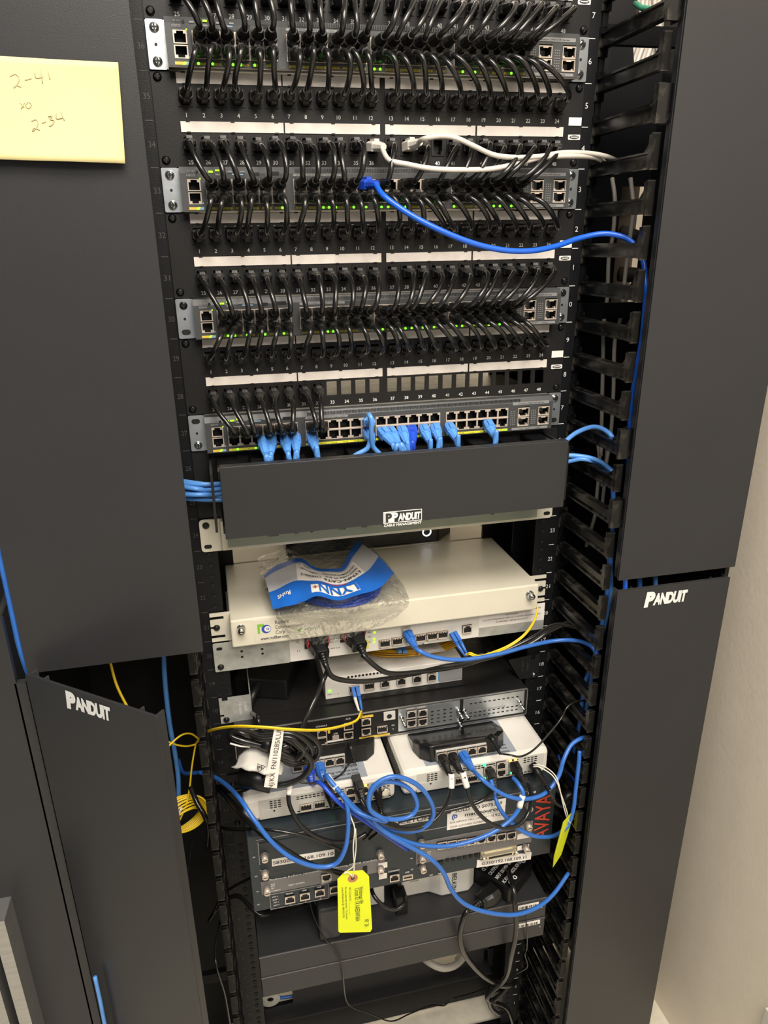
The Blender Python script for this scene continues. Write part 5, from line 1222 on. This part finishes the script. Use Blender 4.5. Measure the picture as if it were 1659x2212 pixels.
c_ = at(772, 1690, YW - .004); plugged('black cable in the amber-lit socket of the left terminal', c_, (.1, -1, -.5), [(793, 1738, -.145), (830, 1768, -.155), (870, 1790, -.16), (900, 1800, -.158)], r=.0026)
# DC leads
def dc(label, P, d0, path, r=.0017, L=.026, rr_=.0052):
    P = Vector(P); d0 = Vector(d0).normalized(); t = thing('power_lead', label, 'power lead', P); mb = MB(); mb.tube([P, P + d0 * L * .5, P + d0 * L * .52, P + d0 * L], [rr_, rr_, rr_ * .8, rr_ * .7], 10)
    for k in range(4): mb.tube([P + d0 * (L + .0025 * k), P + d0 * (L + .0014 + .0025 * k)], rr_ * (.66 - .06 * k), 8)
    mb.tube([P + d0 * L, P + d0 * (L + .011)], rr_ * .4, 8)
    mb.build('barrel_plug', 'plastic', t); s0 = P + d0 * (L + .010)
    MB().tube(spline([s0 - d0 * .003, s0] + px(path), 6), r, 8).build('cord', 'cable', t); return t
c_ = at(1060, 1590, Ym - .001); dc('thin black power lead from the glossy modem rising right to the fingers', (c_.x, Ym, c_.z), (.12, -1, -.35), [(1098, 1630, -.145), (1125, 1634, -.148), (1155, 1618, -.14), (1190, 1580, -.125), (1212, 1552, -.115), (1225, 1528, -.11), (1245, 1515, -.105), (1268, 1514, -.10)], r=.0014, L=.020, rr_=.0045)
c_ = at(756, 1608, -.073); dc('thin black power lead curling down from the left modem', (c_.x, -.072, c_.z), (.02, -1, -.4), [(752, 1652, -.135), (738, 1672, -.135), (705, 1690, -.128), (668, 1692, -.122), (640, 1688, -.118)], r=.0014, L=.020, rr_=.0045)
c_ = at(1150, 1652, YW - .006); dc('thick black power lead from the right terminal, with its white string', c_, (.22, -1, -.35), [(1192, 1718, -.155), (1200, 1735, -.15), (1215, 1742, -.14), (1232, 1730, -.12)], r=.0025, L=.034, rr_=.0062)
c_ = at(812, 1692, YW - .006); dc('thick black power lead hanging from the left terminal beside the blue loops', c_, (.03, -1, -.9), [(832, 1765, -.142), (826, 1782, -.145), (815, 1800, -.142), (798, 1812, -.138)], r=.0025, L=.030, rr_=.0062)
mb = MB(); c_ = at(1226, 1722, -.10); mb.cyl(c_, (.2, -1, .1), .016, .014, .012, 18); tag(mb.build('round_adapter', 'plastic'), 'round black adapter end right of the red lettering', 'adapter')

# black cords at the left of the lower gear
cable('power_cable', 'black cord slanting down to the coil, left of the small white unit', [(706, 1452, -.035), (698, 1470, -.045), (680, 1510, -.055), (664, 1545, -.07), (652, 1575, -.09), (650, 1592, -.11)], .0036, 'cable', cat='power cord')
cable('power_cable', 'black cord sweeping from the left rail up to the cord coil', [(478, 1700, -.03), (500, 1708, -.07), (530, 1704, -.11), (560, 1688, -.135), (580, 1668, -.14), (600, 1645, -.14)], .0038, 'cable', cat='power cord')
cable('power_cable', 'thick black cord running from the left rail down under the string tag', [(470, 1700, -.02), (490, 1722, -.06), (525, 1762, -.12), (565, 1800, -.150), (610, 1832, -.156), (660, 1862, -.158), (710, 1880, -.158), (742, 1888, -.158)], .0040, 'cable', cat='power cord')
cable('power_cable', 'thin black cord hanging loosely across the top of the gateway', [(455, 1778, -.01), (480, 1788, -.05), (520, 1792, -.10), (560, 1790, -.135), (620, 1798, -.15), (680, 1812, -.152), (735, 1836, -.15)], .0024, 'cable', cat='power cord')
cable('power_cable', 'black cord looping down from the left terminal in front of the gateway', [(626, 1690, -.128), (623, 1725, -.136), (632, 1755, -.144), (655, 1788, -.15), (690, 1810, -.152), (730, 1820, -.15), (770, 1812, -.145), (792, 1800, -.142)], .0030, 'cable', cat='power cord')
cable('power_cable', 'black cord bending in front of the white coil of yellow fibre', [at(412, 1700, -.05), at(426, 1735, -.07), at(442, 1762, -.08), at(450, 1790, -.07), at(448, 1830, -.03)], .0036, 'cable', cat='power cord')
cable('power_cable', 'black cord leaving the rail below the gateway, lower left', [(462, 1970, -.02), (480, 1935, -.03), (500, 1918, -.05), (530, 1902, -.09), (545, 1895, -.11)], .0022, 'cable', cat='power cord')
cable('power_cable', 'thick black cord running level under the gateway corner', [(452, 1988, -.0), (470, 1962, -.02), (495, 1940, -.04), (520, 1938, -.06), (560, 1975, -.09), (600, 1968, -.08), (660, 1950, -.06)], .0034, 'cable', cat='power cord')
cable('power_cable', 'black cord of the white router sagging onto the upper rack unit', [(800, 1910, -.10), (808, 1935, -.118), (830, 1958, -.128), (855, 1964, -.13), (872, 1952, -.125), (876, 1935, -.11)], .0030, 'cable', cat='power cord')
mb = MB(); c_ = onz(860, 1945, ZA); mb.box(c_.x - .010, c_.x + .008, -.112, -.088, ZA, ZA + .034); tag(mb.build('black_plug', 'plastic', bevel=.002), 'black plug standing beside the white router', 'plug')
cable('thin_wire', 'thin pale wire hanging in the dark behind the open left door', [at(432, 1792, -.02), at(416, 1815, -.02), at(408, 1870, -.02), at(400, 1925, -.02)], .0009, 'cable', n=6)
cable('thin_wire', 'thin dark wire rising past the lowest left fingers', [onx(500, 2230, -.27), onx(486, 2150, -.27), onx(468, 2090, -.275), onx(466, 2040, -.275), onx(475, 1990, -.27)], .0014, 'cable', n=6)

# coiled black cord with strap
cc = thing('cord_coil', 'coil of black power cord strapped together in front of the router', 'power cord', at(590, 1640, -.12))
loops = []
for k in range(5):
    xr = 690 - 17 * k; d_ = -.122 - .007 * (k % 3)
    loops += [(566, 1586 + 5 * k, d_), (622, 1576 + 8 * k, d_ - .006), (xr - 14, 1596 + 5 * k, d_ - .008), (xr, 1620 + k, d_ - .006), (xr - 16, 1644 - 2 * k, d_), (630 - 2 * k, 1650 - 7 * k, d_ - .004), (590, 1626 - 4 * k, d_), (566, 1612 - k, d_ + .003),
              (525, 1606 - 3 * k, d_ + .006), (500 - 3 * (k % 2), 1596 - 3 * k, d_ + .012), (505, 1584 - 2 * k, d_ + .012), (530, 1580 + 3 * k, d_ + .006)]
loops += [(566, 1590, -.13), (620, 1596, -.14), (660, 1628, -.14), (672, 1652, -.14), (655, 1678, -.14), (625, 1692, -.138), (596, 1696, -.135)]
MB().tube(spline(px(loops), 6), .0040, 8).build('cord', 'cable', cc)
mb = MB()
c1, c2 = at(566, 1598, -.128), at(590, 1604, -.130); mb.tube([c1, (c1 + c2) / 2, c2], [.0105, .0115, .0105], 12, flat=1.3); mb.build('strap', 'plastic', cc)
mb = MB(); mb.tube([at(497, 1606, -.125), at(520, 1612, -.128), at(540, 1613, -.128)], .0012, 6); mb.build('shiny_tie', 'white', cc)
# paper flag of the coil
def quadlabel(name, label, cat, q, Y, txt, size, wd_, mk='white', ink='blackink', th=.0004):
    a, b, c_, d_ = [at(x, y, Yi) for (x, y), Yi in zip(q, Y)]     # top-left, top-right, bottom-right, bottom-left
    n_ = (b - a).cross(d_ - a).normalized(); n_ = n_ if n_.y < 0 else -n_
    mb = MB(); mb.add([a, b, c_, d_, a - n_ * th, b - n_ * th, c_ - n_ * th, d_ - n_ * th], [(0, 1, 2, 3), (7, 6, 5, 4), (0, 4, 5, 1), (1, 5, 6, 2), (2, 6, 7, 3), (3, 7, 4, 0)], 0)
    o = mb.build(name, mk); tag(o, label, cat)
    if txt:
        up = ((a + b) / 2 - (c_ + d_) / 2).normalized(); lf = (a - b).normalized(); lf = (lf - up * lf.dot(up)).normalized(); t = MB()
        for s_, f_, g_, sz, w2 in txt: t.text(s_, (a + b) / 2 * f_ + (c_ + d_) / 2 * (1 - f_) + lf * g_ + n_ * .0004, sz, u=up, v=lf, width=w2)
        t.build('print', ink, o)
    return o
quadlabel('paper_flag', 'long white paper flag with printed circuit number on the cord coil', 'label', [(593, 1571), (614, 1572), (598, 1703), (570, 1700)], [-.150, -.150, -.150, -.150], [('NJ/KX  FN/110285/LUM', .5, 0, .0085, .092)], .008, .09)
# wrapped black canister left of the coil
wc = thing('wrapped_adapter', 'black cylinder adapter half wrapped in pale plastic below the cord coil', 'adapter', onz(560, 1690, ZW1))
mb = MB(); a, b = at(520, 1672, -.12), at(588, 1688, -.135); mb.tube([a, b], .015, 20); mb.build('cylinder', 'plastic', wc)
mb = MB(); N = 12; A1 = [at(*q) for q in ((515, 1632, -.118), (540, 1612, -.118), (575, 1618, -.12), (612, 1640, -.12))]; A2 = [at(*q) for q in ((498, 1656, -.128), (530, 1662, -.148), (570, 1672, -.152), (606, 1672, -.148))]
s1, s2 = spline(A1, 5), spline(A2, 5); vs = []
for j in range(8):
    for i in range(len(s1)):
        f_ = j / 7; p_ = s1[i] * (1 - f_) + s2[i] * f_; p_.y -= .010 * math.sin(math.pi * f_) + .002 * math.sin(i * 1.3 + j); vs.append(p_)
n1 = len(s1); mb.add(vs, [(j * n1 + i, j * n1 + i + 1, (j + 1) * n1 + i + 1, (j + 1) * n1 + i) for j in range(7) for i in range(n1 - 1)], 0, True)
o = mb.build('plastic_wrap', 'boxpanel', wc, solid=.0006); t = MB(); c_ = at(562, 1651, -.149)
t.text('PE', (c_.x, c_.y - .006, c_.z), .008, bold=.02); t.annulus((c_.x, c_.y - .006, c_.z), (0, -1, .3), .0055, .0066, .0003, 3); t.build('recycling_mark', 'blackink', wc)

# ------------------------------------------------------------------ yellow fibres
def lc(t, P, d, cols):
    d = Vector(d).normalized(); x = Vector((1, 0, 0)); x = (x - d * x.dot(d)).normalized(); z = x.cross(d)
    for s_, mk in zip((-1, 1), cols):
        o = P + x * s_ * .0032; mb = MB(); mb.obox(o - x * .0024 - z * .003, x * .0048, d * .016, z * .006); mb.build('connector', 'sky' if mk == 'sky' else 'blue', t)
        mb = MB(); mb.tube([o + d * .015, o + d * .022, o + d * .040 - x * s_ * .0012], [.0027, .0025, .0014], 8); mb.build('boot', mk, t, label=('white boot' if mk == 'white' else None))
    return P + d * .040
P = at(766, 1484, ym - .004); t = thing('fibre_cable', 'yellow fibre from the small white unit crossing left over the black coil', 'fibre cable', P)
e = lc(t, P, (.05, -.8, -.55), ('white', 'blue'))
main = [(779, 1540, -.062), (770, 1556, -.080), (740, 1568, -.100), (690, 1577, -.128), (630, 1576, -.150), (570, 1571, -.150), (510, 1569, -.13), (465, 1575, -.09), (440, 1585, -.05), (428, 1600, -.03)]
for s_ in (-1, 1):
    pts = [e + Vector((s_ * .001, 0, .003)), e + Vector((s_ * .0008, -.002, -.004))] + [Vector(v) + Vector((0, -.0006 * s_, s_ * .0011)) for v in px(main)]
    tail = [at(422, 1612, -.02), at(414, 1660, -.03), at(410, 1700, -.035), at(402, 1740, -.04), at(388, 1772, -.05)] if s_ > 0 else [at(421, 1608, -.02), at(400, 1612, -.03), at(372, 1606, -.04), at(347, 1593, -.05), at(320, 1575, -.06)]
    MB().tube(spline(pts + tail, 6), .0013, 8).build('cord', 'yellow', t)
cable('fibre_cable', 'yellow fibre loop beside the open left door', [at(430, 1597, -.022), at(412, 1585, -.03), at(392, 1588, -.04), at(368, 1608, -.05), at(350, 1630, -.06), at(330, 1655, -.07)], .0013, 'yellow', cat='fibre cable')
cable('fibre_cable', 'yellow fibre dropping between the upper and lower left doors', [at(228, 1400, -.04), at(238, 1432, -.04), at(252, 1480, -.05), at(274, 1525, -.06), at(300, 1570, -.07)], .0018, 'yellow', cat='fibre cable')
yc = thing('fibre_coil', 'coil of yellow fibre tied with white behind the open left door', 'fibre cable', at(395, 1785, -.05)); mb = MB()
c0 = at(396, 1758, -.045)
for k in range(9):
    pts = []; rx, ry = .034 - .0016 * k, .020 - .001 * (k % 4)
    for q in range(32): a = 2 * math.pi * q / 32; pts.append(c0 + Vector((rx * math.cos(a), .022 * math.sin(a + .3 * k) * .6, ry * math.sin(a) + .004 * math.cos(a) - .0012 * k)))
    mb.tube(pts, .0014, 6, closed=True)
mb.build('cord', 'yellow', yc); mb = MB(); mb.tube([at(393, 1744, -.072), at(384, 1762, -.075), at(382, 1784, -.072)], .0014, 6); mb.build('tie', 'whitecable', yc)
P = at(978, 1367, YT2 - .004); t = thing('fibre_cable', 'yellow fibre with blue and white ends curving up right from the telecom unit', 'fibre cable', P)
e = lc(t, P, (.22, -.75, -.45), ('blue', 'blue'))
for s_ in (-1, 1):
    pts = [e + Vector((s_ * .001, 0, .003)), e] + [Vector(v) + Vector((0, 0, s_ * .0012)) for v in px([(1015, 1412, -.058), (1035, 1418, -.058), (1065, 1410, -.050), (1100, 1395, -.045), (1132, 1372, -.042), (1152, 1345, -.040), (1161, 1318, -.036), (1158, 1308, -.02)])]
    MB().tube(spline(pts, 6), .0013, 8).build('cord', 'yellow', t)
# coil in a bag on the small white unit
fb = thing('fibre_bag', 'clear bag with a coil of orange-yellow fibre lying on the small white unit', 'bag', (.05, .04, zt + .002))
mb = MB(); c0 = onz(905, 1400, zt + .008)
for k in range(10):
    pts = []
    for q in range(48): a = 2 * math.pi * q / 48; rx, ry = .082 - .0022 * k, .040 - .0016 * k; pts.append(Vector((c0.x + rx * math.cos(a), c0.y + .028 + ry * math.sin(a), zt + .003 + .0022 * (k % 4) + .0008 * math.sin(3 * a + k))))
    mb.tube(pts, .0013, 6, closed=True)
mb.build('fibre_coil', 'gold', fb)
mb = MB()
for i in range(2): o_ = onz(862 + i * 11, 1407, zt + .012); mb.box(o_.x - .003, o_.x + .003, o_.y - .006, o_.y + .012, o_.z, o_.z + .005)
mb.build('connector', 'sky', fb)
mb = MB(); a, b, c_, d_ = [onz(*q, zt + .013) for q in ((890, 1392), (945, 1388), (962, 1406), (905, 1414))]; mb.add([a, b, c_, d_], [(0, 1, 2, 3)]); o = mb.build('paper_label', 'white', fb, solid=.0003)
t = MB()
for i in range(4): t.text('LC-LC SM 9/125 DUPLEX', (a * .5 + c_ * .5) + Vector((-.002 + i * .001, .006 - i * .004, .0006)), .003, u=(1, .05, 0), v=(0, 1, 0), width=.022)
t.build('print', 'blackink', o)
mb = MB(); vs = []; N = 18
P4 = [onz(775, 1428, zt + .004), onz(1080, 1420, zt + .004), onz(1115, 1372, zt + .01), onz(790, 1372, zt + .01)]
P4[0].y = max(P4[0].y, .003)
for i in range(N + 1):
    for j in range(N + 1):
        u_, v_ = i / N, j / N; p_ = (P4[0] * (1 - u_) + P4[1] * u_) * (1 - v_) + (P4[3] * (1 - u_) + P4[2] * u_) * v_
        p_.z = zt + .002 + .014 * math.sin(math.pi * min(1, u_ * 1.0)) * math.sin(math.pi * (v_ * .8 + .1)) + .0015 * math.sin(i * 2.3 + j * 1.7); vs.append(p_)
mb.add(vs, [(i * (N + 1) + j, (i + 1) * (N + 1) + j, (i + 1) * (N + 1) + j + 1, i * (N + 1) + j + 1) for i in range(N) for j in range(N)], 0, True)
mb.build('clear_film', 'film', fb)

# ------------------------------------------------------------------ tags on strings
tg = thing('hang_tag', 'fluorescent yellow tag with handwriting hanging on white string over the gateway', 'tag', at(765, 2015, -.175))
YTg = -.172
poly = [(729, 1899), (745, 1883), (784, 1880), (797, 1893), (804, 2006), (800, 2013), (735, 2015), (731, 2012)]
mb = MB(); P = [at(x, y, YTg) for x, y in poly]; mb.prism([(p_.x, p_.z) for p_ in P], YTg, YTg + .0005); b = mb.build('card', 'tag', tg)
c_ = at(762, 1897, YTg); mb = MB(); mb.annulus((c_.x, YTg, c_.z), (0, -1, 0), .0028, .0068, .0004, 20, 0); mb.cyl((c_.x, YTg, c_.z), (0, -1, 0), .0026, .0026, .0002, 12, 1); mb.build('reinforcement_ring', ['tagring', 'hole'], tg)
t = MB(); a_ = at(770, 1915, YTg)
def down_text(s_, x, y, sz, wd_): c_ = at(x, y, YTg); t.text(s_, (c_.x, YTg - .0004, c_.z), sz, u=(0, 0, -1), v=(1, 0, 0), align='L', width=wd_)
down_text('Do not interrupt service.  To protect', 747, 1916, .0036, .058); down_text('contact Windstream @ 1-800-555-1234', 740, 1916, .0036, .055); down_text('LEC Circuit ID: ____________', 756, 1916, .0036, .050); down_text('Circuit ID: 1X AAESNVNAA', 771, 1918, .0095, .060); down_text('Windstream NH', 780, 1915, .0080, .030); down_text('NY  2A', 792, 1985, .009, .014)
t.build('writing', 'blackink', b)
MB().tube(spline(px([(762, 1897, YTg - .001), (765, 1870, YTg), (763, 1830, -.172), (766, 1790, -.170), (758, 1765, -.165), (750, 1735, -.158), (742, 1722, -.15)]), 5), .0009, 6).build('string', 'string', tg)
MB().tube(spline(px([(762, 1893, YTg - .001), (750, 1885, YTg - .002), (742, 1888, YTg - .002), (752, 1880, YTg), (764, 1868, YTg), (769, 1830, -.172), (768, 1790, -.170)]), 5), .0008, 6).build('string', 'string', tg)
tr = thing('hang_tag', 'yellow tag seen nearly edge-on, hanging by string at the right of the gateway', 'tag', onx(1215, 1870, .235))
mb = MB(); q = [at(1229, 1760, -.155), at(1238, 1752, -.115), at(1232, 1782, -.115), at(1212, 1846, -.125), at(1194, 1874, -.165), at(1196, 1850, -.180), at(1216, 1775, -.175)]
mb.add(q + [p_ + Vector((.0006, 0, 0)) for p_ in q], [(0, 1, 2, 3, 4, 5, 6), (13, 12, 11, 10, 9, 8, 7)]); b = mb.build('card', 'tag', tr)
c_ = (q[0] + q[1] + q[6] + q[2]) / 4; mb = MB(); n_ = (q[2] - q[0]).cross(q[4] - q[0]).normalized(); n_ = n_ if n_.x < 0 else -n_; mb.annulus(c_ + n_ * .0002, n_, .0024, .0055, .0004, 16); mb.build('reinforcement_ring', 'tagring', tr)
t = MB(); up = (q[4] - q[1]).normalized(); sd = n_.cross(up)
for i, s_ in enumerate(('Windstream NH AAESNVNA', 'Circuit ID: ___________', 'Do not interrupt service', 'contact Windstream')): t.text(s_, c_ + up * .012 + n_ * .0006 + sd * (.010 - i * .006), .0042, u=up, v=sd, align='L', width=.05)
t.build('writing', 'blackink', b)
MB().tube(spline(px([(1228, 1768, -.15), (1222, 1745, -.15), (1210, 1710, -.15), (1203, 1690, -.15), (1190, 1672, -.145), (1165, 1657, -.14), (1152, 1656, -.135)]), 5), .0009, 6).build('string', 'string', tr)
MB().tube(spline(px([(1232, 1778, -.15), (1224, 1765, -.152), (1214, 1728, -.15), (1206, 1690, -.15), (1195, 1670, -.145), (1172, 1654, -.14), (1152, 1652, -.135)]), 5), .0008, 6).build('string', 'string', tr)

# ------------------------------------------------------------------ bits behind the lowest opening
mb = MB(); c_ = at(584, 2160, .070); mb.annulus((c_.x, .072, c_.z), (0, -1, 0), .006, .018, .002, 24); tag(mb.build('metal_washer', 'galv'), 'round galvanised washer in the bottom left cut-out', 'washer')
cable('patch_cable', 'blue cable passing through the bottom left cut-out', [at(570, 2140, .09), at(590, 2153, .09), at(620, 2154, .09), at(645, 2146, .09), at(660, 2130, .09)], .0030, 'blue')
cable('conduit_hose', 'thick pale hose bending in the bottom middle cut-out', [at(905, 2060, .10), at(925, 2078, .07), at(955, 2091, .055), at(985, 2084, .06), at(1012, 2056, .09)], .0065, 'whitecable', cat='hose', n=12)
mb = MB(); c_ = at(1000, 2072, .12); mb.cyl((c_.x, .125, c_.z), (0, -1, 0), .016, .013, .012, 16); tag(mb.build('hose_gland', 'boxwhite'), 'white gland behind the pale hose at the bottom', 'gland')

# drop the font source
bpy.data.objects.remove(FO); bpy.data.curves.remove(FC)
